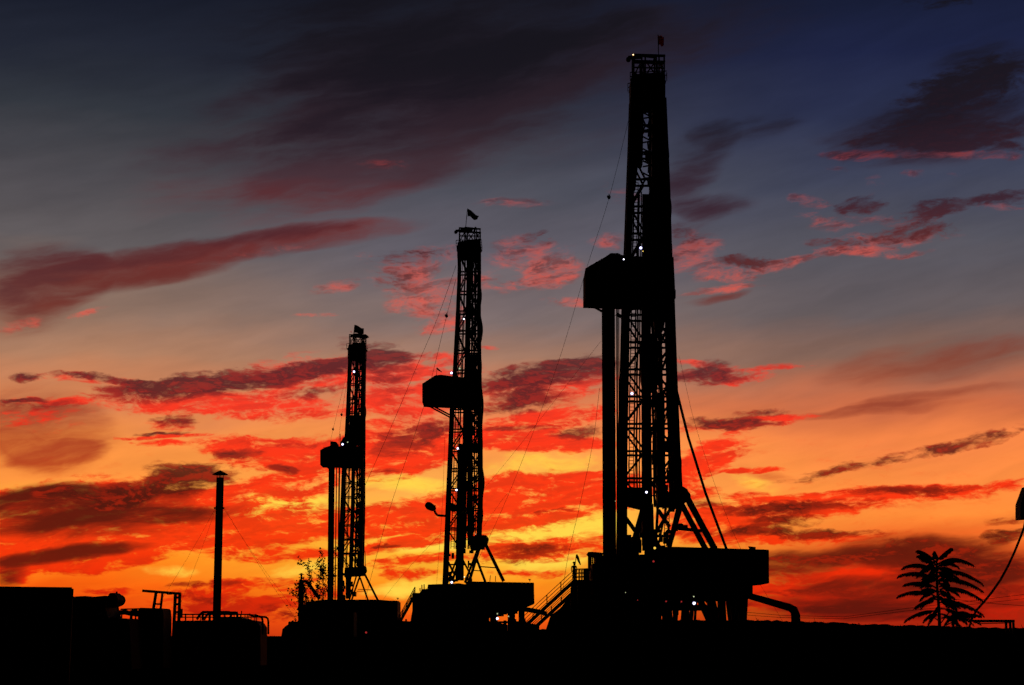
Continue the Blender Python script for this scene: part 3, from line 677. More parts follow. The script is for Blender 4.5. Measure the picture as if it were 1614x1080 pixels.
# control cabin (doghouse) on the rig floor
def cabin(pts, Y, depth, label, name='control_cabin', win=None, door=None, extra=None):
    b0 = at((pts[0][0] + pts[-1][0]) / 2, max(p[1] for p in pts), Y); t = thing(name, b0, label, 'cabin', 'cabins on the rig floors')
    w = MB(); w.prism(poly(pts, Y), depth); w.build('wall', PANEL, t)
    xs = [p[0] for p in pts]; x0, x1 = min(xs), max(xs); cr = MB(); n = 40
    top = sorted(pts, key=lambda p: p[1])[:]
    for i in range(n):
        x = lerp(x0 + 1, x1 - 1, i / (n - 1)); ys = []
        for (xa, ya), (xb, yb) in zip(pts, pts[1:] + pts[:1]):
            if (xa - x) * (xb - x) <= 0 and xa != xb: ys.append(lerp(ya, yb, (x - xa) / (xb - xa)))
        cr.beam(dy(at(x, min(ys) + 1, Y), -depth / 2 - .03), dy(at(x, max(ys) - 1, Y), -depth / 2 - .03), .06)
    cr.build('corrugation', PANEL, t)
    if door:
        x, y, ww, hh = door; d = MB(); d.box(at(x, y, Y - depth / 2 - .05), ww, .08, hh); dd = d.build('door', STEEL, t)
        MB().box(at(x, y, Y - depth / 2 - .14) + Vector((ww * .35, 0, 0)), .06, .08, .16).build('handle', STEEL, dd)
    if win:
        for x, y, ww, hh in win:
            f = MB(); c = at(x, y, Y - depth / 2 - .05)
            for sx in (-1, 1): f.box(c + Vector((sx * ww / 2, 0, 0)), .08, .1, hh); 
            for sz in (-1, 1): f.box(c + Vector((0, 0, sz * hh / 2)), ww, .1, .08)
            fo = f.build('window', STEEL, t); MB().box(c, ww - .06, .03, hh - .06).build('pane', GLASS, fo)
    return t
c1 = cabin([(1022, 868), (1034, 864.5), (1060, 864.5), (1110, 866), (1204, 869), (1205, 921), (1178, 923), (1022, 926)], Y1 - 1, 6.0, 'long dark cabin on the floor of the tallest rig, above the bent flow pipe', win=[(1085, 886, 1.2, .8), (1120, 887, 1.2, .8)], door=(1055, 896, .95, 2.1))
MB().box(at(1199, 869, Y1 - 1), .5, 1.0, .3).build('vent', STEEL, c1)
def flood_off(px, py, Y, s, label):
    p = at(px, py, Y); t = thing('flood_light', p, label, 'lamp', 'unlit lamps along the cabin roofs'); kk = Y / F
    h = MB(); h.hexa([p + Vector(v) * kk * s for v in ((-3, -2, -1.2), (3, -2, -1.6), (3, 2, -1.6), (-3, 2, -1.2), (-4.2, -2, 1.8), (3.2, -2, 1.0), (3.2, 2, 1.0), (-4.2, 2, 1.8))]); h.build('housing', STEEL, t)
    MB().beam(p, p - Vector((0, 0, 5.5 * s * kk)), .12).build('bracket', STEEL, t)
flood_off(1186, 864, Y1 - 2, 1.5, 'unlit floodlight standing highest on the long cabin roof, right end')
flood_off(1178, 867, Y1 - 2, .9, 'small unlit floodlight just left of the highest one on the long cabin roof')
flood_off(1126, 862, Y1 - 2, 1.3, 'unlit floodlight at the foot of the tallest rig\'s A-frame leg on the cabin roof')

lq = MB(); ladder(lq, 790, 866, lambda py: 1051, Y1, .45, k1, 1.4); lq.build('ladder', STEEL, r1)
# racked pipe of the tallest rig
racked_pipes(948.5, 969, 476, 885, Y1, 2.0, 'drill pipe in the dense dark bundle racked under the board of the tallest rig', 'pipes racked in a bundle beside the tallest mast', cols=9, rws=3)
for x, lb in ((972.4, 'single thin drill pipe hanging just right of the dense racked bundle of the tallest rig'), (975.2, 'thinner pipe between the racked bundle and the left mast leg of the tallest rig')):
    o = MB().tube([at(x + 1, 884, Y1), at(x, 478, Y1)], .085 if x < 973 else .05, 8).build('drill_pipe', RUST, loc=at(x + 1, 884, Y1)); props(o, lb, 'drill pipe', 'loose pipes beside the mast')

# bracing rod to the right of the mast
o = MB().tube([at(1064, 606, Y1), at(1085, 690, Y1), at(1112, 777, Y1), at(1146, 868, Y1)], .13, 8).build('stay_cable', WIRE, loc=at(1146, 868, Y1)); props(o, 'thick dark stay running from the tallest mast down right to the cabin roof', 'cable')

# stairs and landing
stairs((906, 915), (818, 996), Y1 - 1.5, 1.0, 'long steel staircase climbing right to the floor of the tallest rig', 1.05)
stairs((900, 937), (838, 994), Y1 + 2.5, .9, 'lower flight of steel stairs just beneath the long staircase of the tallest rig', .6)
p0 = at(915, 916, Y1 - 1.5); t = thing('landing', Vector((p0.x, Y1 - 1.5, 0)), 'railed steel landing at the top of the long staircase, left of the tallest rig', 'platform')
MB().box(at(916, 917.5, Y1 - 1.5), 26 * k1, 3, .3).build('deck', STEEL, t)
for s in (-1.2, 1.2):
    q = MB()
    for x in (904, 908, 913, 917, 921, 927): q.beam(dy(at(x, 916, Y1 - 1.5), s), dy(at(x, 897.5 - (x > 908) * .5, Y1 - 1.5), s), .08)
    for y in (898, 904, 910): q.beam(dy(at(902, y, Y1 - 1.5), s), dy(at(928, y - 1, Y1 - 1.5), s), .07)
    q.build('handrail', STEEL, t)
q = MB(); q.box(at(923.5, 906, Y1 - 1.5), 7.5 * k1, 1.2, 18 * k1); q.build('cabinet', PANEL, t)
q = MB()
for x in (903, 914, 925): q.beam(at(x, 918, Y1 - 1.5), gb(x, Y1 - 1.5), .4)
q.prism([at(905, 918, Y1 + 1), at(932, 918, Y1 + 1), Vector((at(932, 1000, Y1).x, Y1 + 1, 0)), Vector((at(848, 1000, Y1).x, Y1 + 1, 0)), at(868, 970, Y1 + 1), at(884, 958, Y1 + 1), at(898, 940, Y1 + 1)], 1.2); q.build('support', STEEL, t)
# worker on the landing
def person(px, py_feet, Y, hgt, label, lean=0.0):
    base = at(px, py_feet, Y); s = hgt / 1.75
    pts = {'pel': (0, 0, .95), 'ch': (lean * .3, 0, 1.25), 'nk': (lean * .4, 0, 1.50), 'hd': (lean * .5, -.02, 1.63), 'ht': (lean * .52, 0, 1.74), 'hl': (-.1, 0, .92), 'kl': (-.12, -.03, .5), 'al': (-.12, .02, .08), 'tl': (-.12, -.16, .04), 'hr': (.1, 0, .92), 'kr': (.13, -.02, .5), 'ar': (.14, .05, .08), 'tr': (.15, -.13, .04),
           'sl': (-.2, 0, 1.42), 'el': (-.27, .02, 1.12), 'wl': (-.24, -.16, .9), 'pl': (-.23, -.22, .83), 'sr': (.2, 0, 1.42), 'er': (.27, .02, 1.12), 'wr': (.26, -.14, .88), 'pr': (.25, -.2, .82)}
    rad = {'pel': .15, 'ch': .16, 'nk': .065, 'hd': .1, 'ht': .085, 'hl': .1, 'kl': .07, 'al': .055, 'tl': .045, 'hr': .1, 'kr': .07, 'ar': .055, 'tr': .045, 'sl': .075, 'el': .055, 'wl': .04, 'pl': .04, 'sr': .075, 'er': .055, 'wr': .04, 'pr': .04}
    ed = [('pel', 'ch'), ('ch', 'nk'), ('nk', 'hd'), ('hd', 'ht'), ('pel', 'hl'), ('hl', 'kl'), ('kl', 'al'), ('al', 'tl'), ('pel', 'hr'), ('hr', 'kr'), ('kr', 'ar'), ('ar', 'tr'), ('ch', 'sl'), ('sl', 'el'), ('el', 'wl'), ('wl', 'pl'), ('ch', 'sr'), ('sr', 'er'), ('er', 'wr'), ('wr', 'pr')]
    names = list(pts); me = bpy.data.meshes.new('person'); me.from_pydata([Vector(pts[n_]) * s for n_ in names], [(names.index(a), names.index(c)) for a, c in ed], []); o = bpy.data.objects.new('person', me); col.objects.link(o); o.location = base; me.materials.append(CANVAS)
    OFF[o.name] = base; sk = o.modifiers.new('skin', 'SKIN')
    if not me.skin_vertices: me.attributes.new('skin', 'FLOAT', 'POINT')
    for i, n_ in enumerate(names):
        me.skin_vertices[0].data[i].radius = (rad[n_] * s, rad[n_] * s * .8)
    me.skin_vertices[0].data[0].use_root = True
    ss = o.modifiers.new('sub', 'SUBSURF'); ss.levels = 1; ss.render_levels = 2
    props(o, label, 'person')
    h = MB(); c = base + Vector(pts['ht']) * s; h.ball(c + Vector((0, 0, -.01)), .135 * s, 1, 1.15, .75, 12, 7); h.tube([c + Vector((0, 0, -.03)), c + Vector((0, 0, -.015))], .175 * s, 12); h.build('hard_hat', PANEL, o)

# windsock
p0 = at(906, 897, Y1 - 1.5); t = thing('windsock', p0, 'drooping windsock on a thin pole above the landing left of the tallest rig', 'windsock')
MB().tube([p0, at(908.3, 874.5, Y1 - 1.5)], .035, 6).build('pole', STEEL, t)
MB().tube([at(909, 874, Y1 - 1.5), at(910.5, 879, Y1 - 1.5), at(912.5, 885, Y1 - 1.5), at(915, 890.5, Y1 - 1.5)], [.07, .13, .1, .05], 8).build('sock', CANVAS, t)
flag(((1038, 86), (1037.2, 55)), ((1037.5, 56), (1046.5, 58), (1046, 73), (1037.5, 71)), Y1, REDCLOTH, 'dark red flag on the crown of the tallest rig')

# guy lines of the tallest rig
guy([(991, 188), (960, 312), (924, 425), (870, 600), (786, 815), (690, 1004)], [Y1, 172, 180, 194, 215, 240], 'long thin wire with a weight, falling left from the tallest mast', sg=.25, weight=(960, 311, 172, 3.4, 'small dark weight clipped to the long wire left of the tallest mast'))
guy([(983, 400), (978, 430)], [Y1, Y1], 'short wire from the tallest mast down to its racking board')
guy([(947, 538), (770, 762), (640, 900), (560, 1004)], [Y1, 190, 220, 240], 'thin wire running down left from the racked pipes of the tallest rig', r=.012, sg=.3)
guy([(945, 612), (934, 700), (913, 800), (893, 890), (878, 1004)], [Y1, 166, 168, 170, 172], 'faint steep wire close to the left of the racked pipes of the tallest rig', r=.018, sg=.1)
guy([(1070, 560), (1102, 690), (1165, 860), (1240, 990)], [Y1, 168, 174, 182], 'faint thin wire right of the thick stay of the tallest rig', r=.013, sg=.2)

# ---------------------------------------------------------------- rig 2: middle
Y2 = 236.0; k2 = Y2 / F
T2 = [(380, 721, 758), (430, 722, 758), (500, 719, 757.5), (590, 714, 759), (640, 709.5, 760), (700, 707, 761), (790, 703, 761.5), (850, 701, 759), (922, 698, 757)]
r2 = rig_root(735, Y2, 'middle drilling rig of the three, with a flag on its crown and a floodlight arm')
mast(r2, Y2, T2, 400, 395, 865, 922, k2, 11, dens=.82)
q = MB(); q.prism(poly([(733, 560), (750, 560), (753, 600), (731, 600)], Y2), 1.2); q.prism(poly([(722, 700), (730, 700), (731, 915), (718, 915)], Y2), .9); q.prism(poly([(736, 640), (744, 640), (746, 860), (737, 860)], Y2), .6); q.prism(poly([(740, 845), (758, 845), (757, 868), (742, 868)], Y2), 1.2)
q.prism(poly([(706, 797), (711, 793), (719, 796), (721, 803), (716, 807), (706, 804)], Y2), 1.0)
for i in range(20): q.box(at(rnd.uniform(705, 745), rnd.uniform(868, 918), Y2 + rnd.uniform(-1, 1)), rnd.uniform(.2, .7), .4, rnd.uniform(.2, 1))
q.build('travelling_block', STEEL, r2)
crown(r2, Y2, 721, 758, 361, 384, 0, 408, k2, arm=(717, 364, 745))
windwall(r2, [(667, 609), (687, 596), (696, 595), (727, 599), (758, 599), (761, 640), (735, 641), (667, 638)], Y2, 5.0, ribs=14)
q = MB(); pole_brace(q, (677, 639), (709, 656), Y2, .2, -1.5); pole_brace(q, (677, 639), (709, 656), Y2, .2, 1.5); q.beam(at(688, 596, Y2), at(688.6, 580, Y2), .06); q.tube([at(688.3, 580, Y2), at(691, 583, Y2), at(697, 587, Y2)], [.1, .12, .03], 6); q.build('board_brace', STEEL, r2)
q = MB(); q.ball(at(762, 853, Y2), .75, 1, 1.4, 1.1, 10, 7, .1); q.box(at(756, 858, Y2), 1.4, 2, 1.4); q.build('mast_shoe', STEEL, r2)
for (a, c, w, d) in (((765, 858), (794, 917), .45, -2), ((750, 878), (765, 918), .34, 2)):
    e = MB(); pole_brace(e, a, c, Y2, w, d); e.build('a_frame_leg', STEEL, r2)
for (a, c, w, d) in (((757, 862), (740, 918), .38, -2), ((752, 866), (732, 918), .3, 2), ((722, 888), (712, 922), .3, -1), ((703, 880), (716, 905), .3, 1), ((705, 918), (720, 880), .26, 1), ((728, 880), (741, 905), .26, 1)):
    e = MB(); pole_brace(e, a, c, Y2, w, d); e.build('foot_strut', STEEL, r2)
q = MB(); pole_brace(q, (754, 893), (781, 895), Y2, .14); pole_brace(q, (745, 899), (757, 900), Y2, .12); pole_brace(q, (700, 890), (735, 890), Y2, .2); pole_brace(q, (700, 915), (722, 915), Y2, .3); q.beam(at(772, 917, Y2), at(773, 907, Y2), .09); q.beam(at(781, 917, Y2), at(781, 908, Y2), .09); q.build('foot_bracing', STEEL, r2)
q = MB(); q.prism(poly([(653, 936), (664, 936), (668, 930), (676, 930), (677, 923), (725, 921), (842, 940), (830, 955), (812, 966), (653, 975)], Y2), 9); q.build('rig_floor', STEEL, r2)
for x, w in ((660, 1.0), (680, 2.5), (702, 2.0), (722, 2.4), (742, 2.6), (758, 1.2), (780, .7), (806, 1.0), (822, .8), (768, .5)):
    for s in (-1, 1):
        e = MB(); e.beam(dy(at(x, 955, Y2), s * 3.6), gb(x, Y2 + s * 3.6), w); e.build('support_leg', STEEL, r2)
q = MB(); q.beam(at(760, 981, Y2), at(830, 981, Y2), .3); q.prism([at(653, 950, Y2), at(765, 950, Y2), gb(765, Y2), gb(640, Y2)], 2.0)
for i in range(12): q.box(at(rnd.uniform(762, 812), rnd.uniform(962, 974), Y2 + 2), rnd.uniform(.4, 1.3), 1, rnd.uniform(.3, .8))
q.build('floor_bracing', STEEL, r2)
q = MB(); q.tube([at(820, 960, Y2), at(834, 961.5, Y2), at(850, 964.5, Y2), at(862, 968, Y2)], .32, 8); q.build('flow_pipe', STEEL, r2)
q = MB()
for x, h in ((665, 10), (668.5, 11), (662, 5), (672, 4)): q.beam(at(x, 932, Y2), at(x, 932 - h, Y2), .13)
q.build('floor_equipment', STEEL, r2)
q = MB(); q.tube([at(704, 813.5, Y2), at(690, 812.5, Y2), at(686.5, 809, Y2), at(684, 803, Y2)], .16, 8); q.build('lamp_arm', STEEL, r2)
c = at(679, 799, Y2); t = thing('flood_light', c, 'large unlit floodlight held out on the arm left of the middle mast', 'lamp')
MB().tube([c + Vector((-.5, -.45, .3)), c + Vector((-.25, -.2, .12)), c + Vector((.35, .2, -.2)), c + Vector((.6, .3, -.38))], [.42, .55, .46, .22], 12).build('housing', STEEL, t)
MB().box(c + Vector((.5, .2, .0)), .3, .3, .5).build('bracket', STEEL, t)
c2 = cabin([(735, 917.5), (841, 919.5), (842, 952), (830, 957), (735, 955)], Y2 - 1, 6.0, 'dark cabin on the floor of the middle rig, below its A-frame', win=[(790, 930, 1.1, .8)], door=(760, 938, .95, 2.1))
flood_off(835, 913.5, Y2 - 2, .55, 'small round unlit lamp on the right end of the middle rig cabin roof')
stairs((654, 937), (628, 985), Y2 - 1, .9, 'steep steel staircase at the left end of the middle rig floor', 1.0)
flag(((734, 358), (736.8, 329)), ((737, 329), (755, 341), (752, 347.5), (737, 341)), Y2, DARKCLOTH, 'dark drooping flag on the crown of the middle rig')
guy([(719, 418), (690, 500), (656, 580), (620, 665), (560, 800), (470, 1004)], [Y2, 240, 246, 252, 262, 280], 'long thin wire falling left from the top of the middle mast', sg=.25, r=.026)
guy([(718.5, 440), (704, 498), (668, 640), (612, 810), (560, 1004)], [Y2, 238, 244, 252, 262], 'steeper thin wire with a weight, close to the left of the middle mast', sg=.2, r=.026, weight=(704, 498, 238, 3.0, 'small dark weight on the steeper wire left of the middle mast'))
guy([(701, 690), (697, 800), (688, 922)], [Y2, Y2, Y2], 'very thin upright wire left of the lower middle mast', r=.016, sg=.05)
guy([(762, 830), (790, 790), (800, 778)], [Y2, Y2 - 20, Y2 - 30], 'faint thin wire rising right from the foot of the middle mast', r=.014, sg=.05)

# ---------------------------------------------------------------- rig 3: smallest
Y3 = 318.0; k3 = Y3 / F
T3 = [(555, 550, 576.5), (640, 547, 575), (700, 544, 575), (740, 540, 574.5), (800, 538, 574.5), (900, 534, 572)]
r3 = rig_root(556, Y3, 'smallest and farthest drilling rig, leftmost of the three')
mast(r3, Y3, T3, 562, 560, 895, 946, k3, 23, dens=.8)
q = MB(); q.prism(poly([(552, 655), (572, 655), (574, 700), (550, 705)], Y3), 1.0); q.build('travelling_block', STEEL, r3); q = MB(); q.prism(poly([(544, 895), (576, 893), (575, 908), (543, 910)], Y3), 1.4)
for i in range(20): q.box(at(rnd.uniform(534, 560), rnd.uniform(900, 944), Y3 + rnd.uniform(-1, 1)), rnd.uniform(.3, .9), .4, rnd.uniform(.3, 1))
q.prism(poly([(545, 900), (554, 900), (552, 944), (545, 944)], Y3), .6); q.build('foot_equipment', STEEL, r3)
crown(r3, Y3, 549, 577, 528, 545, 0, 568, k3)
q = MB(); q.prism(poly([(553, 528), (577, 528), (581, 531), (576, 533), (556, 531)], Y3), 1.6); q.build('crown_platform', STEEL, r3)
windwall(r3, [(507, 712), (510, 710), (516, 707), (523, 705), (523, 698), (532, 699), (532, 706), (545, 706), (573, 706), (574, 737), (507, 735)], Y3, 5.0, ribs=12)
q = MB(); q.beam(at(536, 706, Y3), at(536, 684, Y3), .14); q.beam(at(510, 705, Y3), at(515, 708, Y3), .14); pole_brace(q, (514, 736), (522, 741), Y3, .16); q.prism(poly([(537, 697), (541, 690), (546, 688), (546, 705), (537, 705)], Y3), .5); q.build('board_brace', STEEL, r3)
q = MB(); q.ball(at(572, 899, Y3), .75, 1, 1.3, 1.2, 10, 7, .1); q.tube([at(573.5, 868, Y3), at(575.5, 870, Y3), at(576, 893, Y3)], .06, 6); q.build('mast_shoe', STEEL, r3)
for (a, c, w, d) in (((575, 903), (597, 947), .36, -2), ((566, 910), (579, 947), .3, 2)):
    e = MB(); pole_brace(e, a, c, Y3, w, d); e.build('a_frame_leg', STEEL, r3)
for (a, c, w, d) in (((570, 905), (556, 946), .3, -2), ((560, 908), (549, 946), .26, 2)):
    e = MB(); pole_brace(e, a, c, Y3, w, d); e.build('foot_strut', STEEL, r3)
q = MB(); pole_brace(q, (564, 929), (586, 930), Y3, .12); pole_brace(q, (562, 932), (577, 932), Y3, .1); q.build('foot_bracing', STEEL, r3)
q = MB(); q.prism(poly([(480, 955), (500, 948), (515, 946), (600, 946), (629, 949), (629, 985), (480, 985)], Y3), 9); q.build('rig_floor', STEEL, r3)
for x in (484, 500, 520, 545, 570, 595, 622):
    for s in (-1, 1):
        e = MB(); e.beam(dy(at(x, 980, Y3), s * 3.6), gb(x, Y3), 2.0); e.build('support_leg', STEEL, r3)
q = MB(); q.prism([at(470, 984, Y3), at(632, 984, Y3), gb(632, Y3), gb(470, Y3)], 2.0); q.build('floor_bracing', STEEL, r3)
cabin([(560, 946), (628, 947.5), (629, 986), (560, 986)], Y3 - 1, 6.0, 'small dark cabin at the right end of the smallest rig floor', win=[(600, 960, 1.1, .8)], door=(580, 970, .95, 2.1))
flood_off(627, 943, Y3 - 2, .45, 'tiny unlit lamp on the cabin roof of the smallest rig')
racked_pipes(518, 527.5, 736, 948, Y3, -2.0, 'drill pipe in the dark bundle racked under the board of the smallest rig', 'pipes racked in a bundle beside the smallest mast', cols=5, rws=2)
for x in (530.5, 535):
    o = MB().tube([at(x - 2.5, 948, Y3), at(x, 736, Y3)], .15 if x > 532 else .1, 8).build('drill_pipe', RUST, loc=at(x - 2.5, 948, Y3)); props(o, 'thin pipe just right of the racked bundle of the smallest rig' if x < 532 else 'thicker pipe beside the left leg of the smallest mast', 'drill pipe', 'loose pipes beside the mast')
flag(((557, 530), (559, 512)), ((559, 512), (573.5, 518), (573.5, 527), (557, 525)), Y3, DARKCLOTH, 'dark red bunched flag on the crown of the smallest rig')
guy([(549, 590), (538.5, 655), (528, 740)], [Y3, Y3, Y3], 'short hanging wire with a weight left of the smallest mast', r=.02, weight=(538.5, 654, Y3, 2.0, 'upper small weight hanging left of the smallest mast'))
guy([(549, 580), (525, 677), (519, 712)], [Y3, Y3, Y3], 'second hanging wire with a lower weight left of the smallest mast', r=.02, weight=(525, 677, Y3, 2.0, 'lower small weight hanging left of the smallest mast'))

# low equipment on the ground between the rigs
def low_unit(x0, x1, yt, Y, name, label, dep=2.4, bits=()):
    p0 = gb((x0 + x1) / 2, Y); t = thing(name, p0, label, 'equipment')
    q = MB(); a, b2 = at(x0, yt, Y), at(x1, yt + 1, Y); q.prism([a, a.lerp(b2, .3) + Vector((0, 0, .25)), a.lerp(b2, .7) + Vector((0, 0, .15)), b2, gb(x1, Y), gb(x0, Y)], dep); q.build('body', PANEL, t)
    for (x, h, w) in bits: MB().tube([at(x, yt + 2, Y), at(x, yt - h, Y)], w, 8).build('pipe', STEEL, t)
low_unit(604, 672, 981, 225.0, 'mud_tank', 'low dark steel tank on the ground between the smallest and middle rigs', bits=((640, 5, .12),))
low_unit(764, 800, 984, 222.0, 'pump_skid', 'low dark pump skid beneath the floor of the middle rig', bits=((776, 10, .3), (796, 6, .2)))
low_unit(802, 850, 984, 215.0, 'pipe_basket', 'low dark skid between the middle rig and the foot of the long staircase', bits=((812, 8, .15), (826, 9, .2), (833, 5, .15)))
# ---------------------------------------------------------------- lit lamps
GL = 'lit lamps on the rigs'
flood(998, 86.5, Y1 - 1.8, 1.9, L_WARM, 'small warm orange lamp at the top left of the tallest rig crown', GL)
flood(1010, 391, Y1 - 3, 3.2, L_BLUE, 'bright bluish lamp on the tallest mast just above its racking board', GL)
flood(1013.5, 396, Y1 - 3, 1.2, L_YEL, 'tiny yellow lamp just below the bright bluish lamp above the racking board', GL)
flood(983, 409, Y1 - 3.5, 1.8, L_WHITE, 'small white lamp on the roof edge of the tallest rig racking board', GL)
flood(996, 620.5, Y1 - 3, 3.3, L_BLUE, 'bright bluish lamp halfway down the ladder of the tallest mast', GL)
flood(1019, 776, Y1 - 3.5, 2.7, L_WHITE, 'white lamp near the foot of the tallest mast, above the struts', GL)
flood(970, 790, Y1 - 3.5, .9, L_PALE, 'very faint lamp on the racked pipes of the tallest rig', GL)
flood(1032, 864, Y1 - 5, 2.6, L_YEL, 'yellow lamp at the foot of the tallest mast, left end of the cabin roof', GL)
flood(1094, 951, Y1 - 6.5, 3.4, L_WHITE, 'brightest white lamp under the floor of the tallest rig', GL)
flood(1093.5, 940.5, Y1 - 6.5, 1.5, L_PALE, 'small pale lamp just above the brightest lamp under the tallest rig floor', GL)
flood(1030, 885, Y1 - 5, 2.2, L_RED, 'dim red glint on the cabin wall of the tallest rig, made as a glowing lens', GL, name='signal_lamp')  # red glint of a panel, put in as a small glowing lens
flood(1050, 948, Y1 - 6.5, 1.6, L_RED, 'dim red lamp under the tallest rig floor, left one', GL, name='signal_lamp')
flood(1074, 948.5, Y1 - 6.5, 1.6, L_RED, 'dim red lamp under the tallest rig floor, nearest the brightest lamp', GL, name='signal_lamp')
flood(986, 934, Y1 - 6.5, .8, L_PALE, 'tiny pale lamp on the dark side of the tallest rig floor', GL)
flood(1005, 946, Y1 - 6.5, 1.0, L_RED, 'tiny reddish lamp low on the dark side of the tallest rig', GL)
flood(711.5, 588, Y2 - 3, 2.7, L_BLUE, 'bluish lamp just above the racking board of the middle rig', GL)
flood(724.5, 581, Y2 - 3, 1.9, L_PALE, 'pale lamp up right of the bluish one above the middle rig racking board', GL)
flood(731, 503, Y2 - 2.5, 1.8, L_WHITE, 'small white lamp high on the middle mast', GL)
flood(721.5, 707, Y2 - 3, 2.3, L_BLUE, 'violet white lamp on the middle mast below the racking board', GL)
flood(719.5, 772.5, Y2 - 3, 2.3, L_WHITE, 'white lamp on the lower middle mast, above the floodlight arm', GL)
flood(712, 918, Y2 - 5, 2.6, L_WHITE, 'white lamp at the left foot of the middle mast', GL)
flood(732, 909.5, Y2 - 4, 1.5, L_WARM, 'small warm lamp at the foot of the middle mast', GL)
flood(749.5, 842, Y2 - 4, .9, L_PALE, 'tiny pale lamp beside the shoe of the middle mast', GL)
flood(784, 975, Y2 - 6, 2.8, L_WHITE, 'brightest white lamp under the floor of the middle rig', GL)
flood(784, 967.5, Y2 - 6, 1.3, L_PALE, 'small lamp just above the brightest lamp under the middle rig', GL)
flood(801.5, 971.5, Y2 - 6, 1.3, L_PALE, 'small greenish lamp right of the brightest lamp under the middle rig', GL)
flood(558, 586, Y3 - 2.5, 2.5, L_BLUE, 'bluish lamp near the top of the smallest mast', GL)
flood(540, 700.5, Y3 - 4, 2.4, L_BLUE, 'violet lamp beside the racking board of the smallest rig', GL)
flood(548, 697, Y3 - 3, 1.2, L_PALE, 'tiny pale lamp right of the violet one on the smallest rig', GL)
flood(553.5, 523, Y3 - 1, 1.1, L_RED, 'red beacon on the crown of the smallest rig', GL, name='signal_lamp')
flood(577, 997, Y3 - 60, 2.2, L_RED, 'dim red lamp near the ground below the smallest rig', GL, name='signal_lamp')
person(905, 916, Y1 - 1.5, 1.75, 'person in dark clothing and hard hat standing at the top of the long staircase')

# ---------------------------------------------------------------- chimney with cap
YC = 120.0; kc = YC / F
pb = at(341, 1000, YC); pb.z = 0; t = thing('chimney', pb, 'tall slim steel chimney with a conical rain cap, left of the rigs', 'chimney')
tp = at(347, 753, YC); bt = gb(341.3, YC)
MB().tube([bt, tp], [.29, .26], 20).build('flue', RUST, t, smooth=True)
cp = at(347, 748.5, YC); MB().tube([cp, cp + Vector((0, 0, .04)), cp + Vector((0, 0, 7 * kc))], [.54, .54, .03], 20).build('cap', STEEL, t)
q = MB()
for a in range(4): e = Vector((math.cos(a * 1.57 + .4) * .22, math.sin(a * 1.57 + .4) * .22, 0)); q.beam(tp + e, cp + e, .04)
q.build('cap_bracket', STEEL, t)
rg = at(345.5, 801, YC); MB().tube([rg - Vector((0, 0, .05)), rg + Vector((0, 0, .05))], .37, 16).build('collar', STEEL, t)
for (x0, x1, y1, Y, lb) in ((339, 214, 1004, 112, 'widest thin guy wire on the left of the chimney'), (340, 262, 1004, 128, 'steeper thin guy wire on the left of the chimney'), (355, 488, 1004, 124, 'thin guy wire on the right of the chimney'), (353, 500, 1004, 108, 'second faint guy wire on the right of the chimney')):
    guy([(x0, 802), (x1, y1)], [YC, Y], lb, r=.007, sg=.35, group='guy wires of the chimney')

# small stack left of the smallest rig
YS = 200.0; ks = YS / F
pb = gb(474, YS); pb.z = 0; t = thing('exhaust_stack', pb, 'short thin exhaust stack with a flat cap beside the leafy bush', 'chimney')
MB().tube([pb, at(474.5, 926, YS), at(475, 914, YS)], [.32, .3, .26], 14).build('flue', RUST, t)
MB().tube([at(475, 914, YS), at(475, 906, YS)], .11, 10).build('neck', RUST, t)
cp = at(475, 906, YS); MB().tube([cp, cp + Vector((0, 0, .12)), cp + Vector((0, 0, .2))], [.36, .16, .02], 12).build('cap', STEEL, t)
q = MB(); q.tube([at(477, 917, YS), at(482, 916, YS), at(488, 922, YS), at(496, 934, YS), at(504, 944, YS)], .2, 10); q.build('side_pipe', RUST, t)
# rounded machine under it
p0 = gb(470, YS - 10); p0.z = 0; t = thing('mud_pump', p0, 'low rounded dark machine on the ground beneath the short exhaust stack', 'machine')
q = MB(); pr = [(447, 1004), (449, 992), (455, 986), (464, 983), (478, 982), (492, 978), (508, 970), (530, 966), (560, 966), (560, 1004)]
q.prism(poly(pr, YS - 10), 4); q.build('casing', STEEL, t); q = MB(); q.beam(at(461.5, 984, YS - 10), at(461.5, 978, YS - 10), .2); q.tube([at(455, 990, YS - 12), at(500, 990, YS - 12)], .7, 10); q.build('pipe', STEEL, t)

# leafy bush near the small stack
def leaf(m, p, d, w):
    d = Vector(d); s = d.cross(Vector((rnd.uniform(-1, 1), rnd.uniform(-1, 1), .3))).normalized() * w; m.add([p, p + d * .5 + s, p + d, p + d * .5 - s], [(0, 1, 2, 3)])
YB = 150.0; kb = YB / F
pb = gb(500, YB); pb.z = 0; t = thing('shrub', pb, 'sparse leafy shrub with upright twigs in front of the smallest rig', 'shrub')
br = MB(); lf = MB()
def twig(p, d, L, r, depth):
    pts = [p]; dd = Vector(d).normalized()
    for i in range(5):
        dd = (dd + Vector((rnd.uniform(-.2, .2), rnd.uniform(-.2, .2), rnd.uniform(-.05, .15)))).normalized(); pts.append(pts[-1] + dd * L / 5)
    br.tube(pts, [r * (1 - .13 * i) for i in range(6)], 5)
    for q_ in pts[2:]:
        for _ in range(2 if depth else 3): leaf(lf, q_ + Vector((rnd.uniform(-.15, .15), rnd.uniform(-.1, .1), rnd.uniform(-.15, .15))), Vector((rnd.uniform(-1, 1), rnd.uniform(-1, 1), rnd.uniform(-.8, .5))).normalized() * rnd.uniform(.14, .3), .07)
    if depth:
        for i in (2, 3, 4, 5):
            if rnd.random() < .6: twig(pts[i], dd + Vector((rnd.uniform(-1, 1), rnd.uniform(-.8, .8), rnd.uniform(-.3, .5))), L * .5, r * .5, depth - 1)
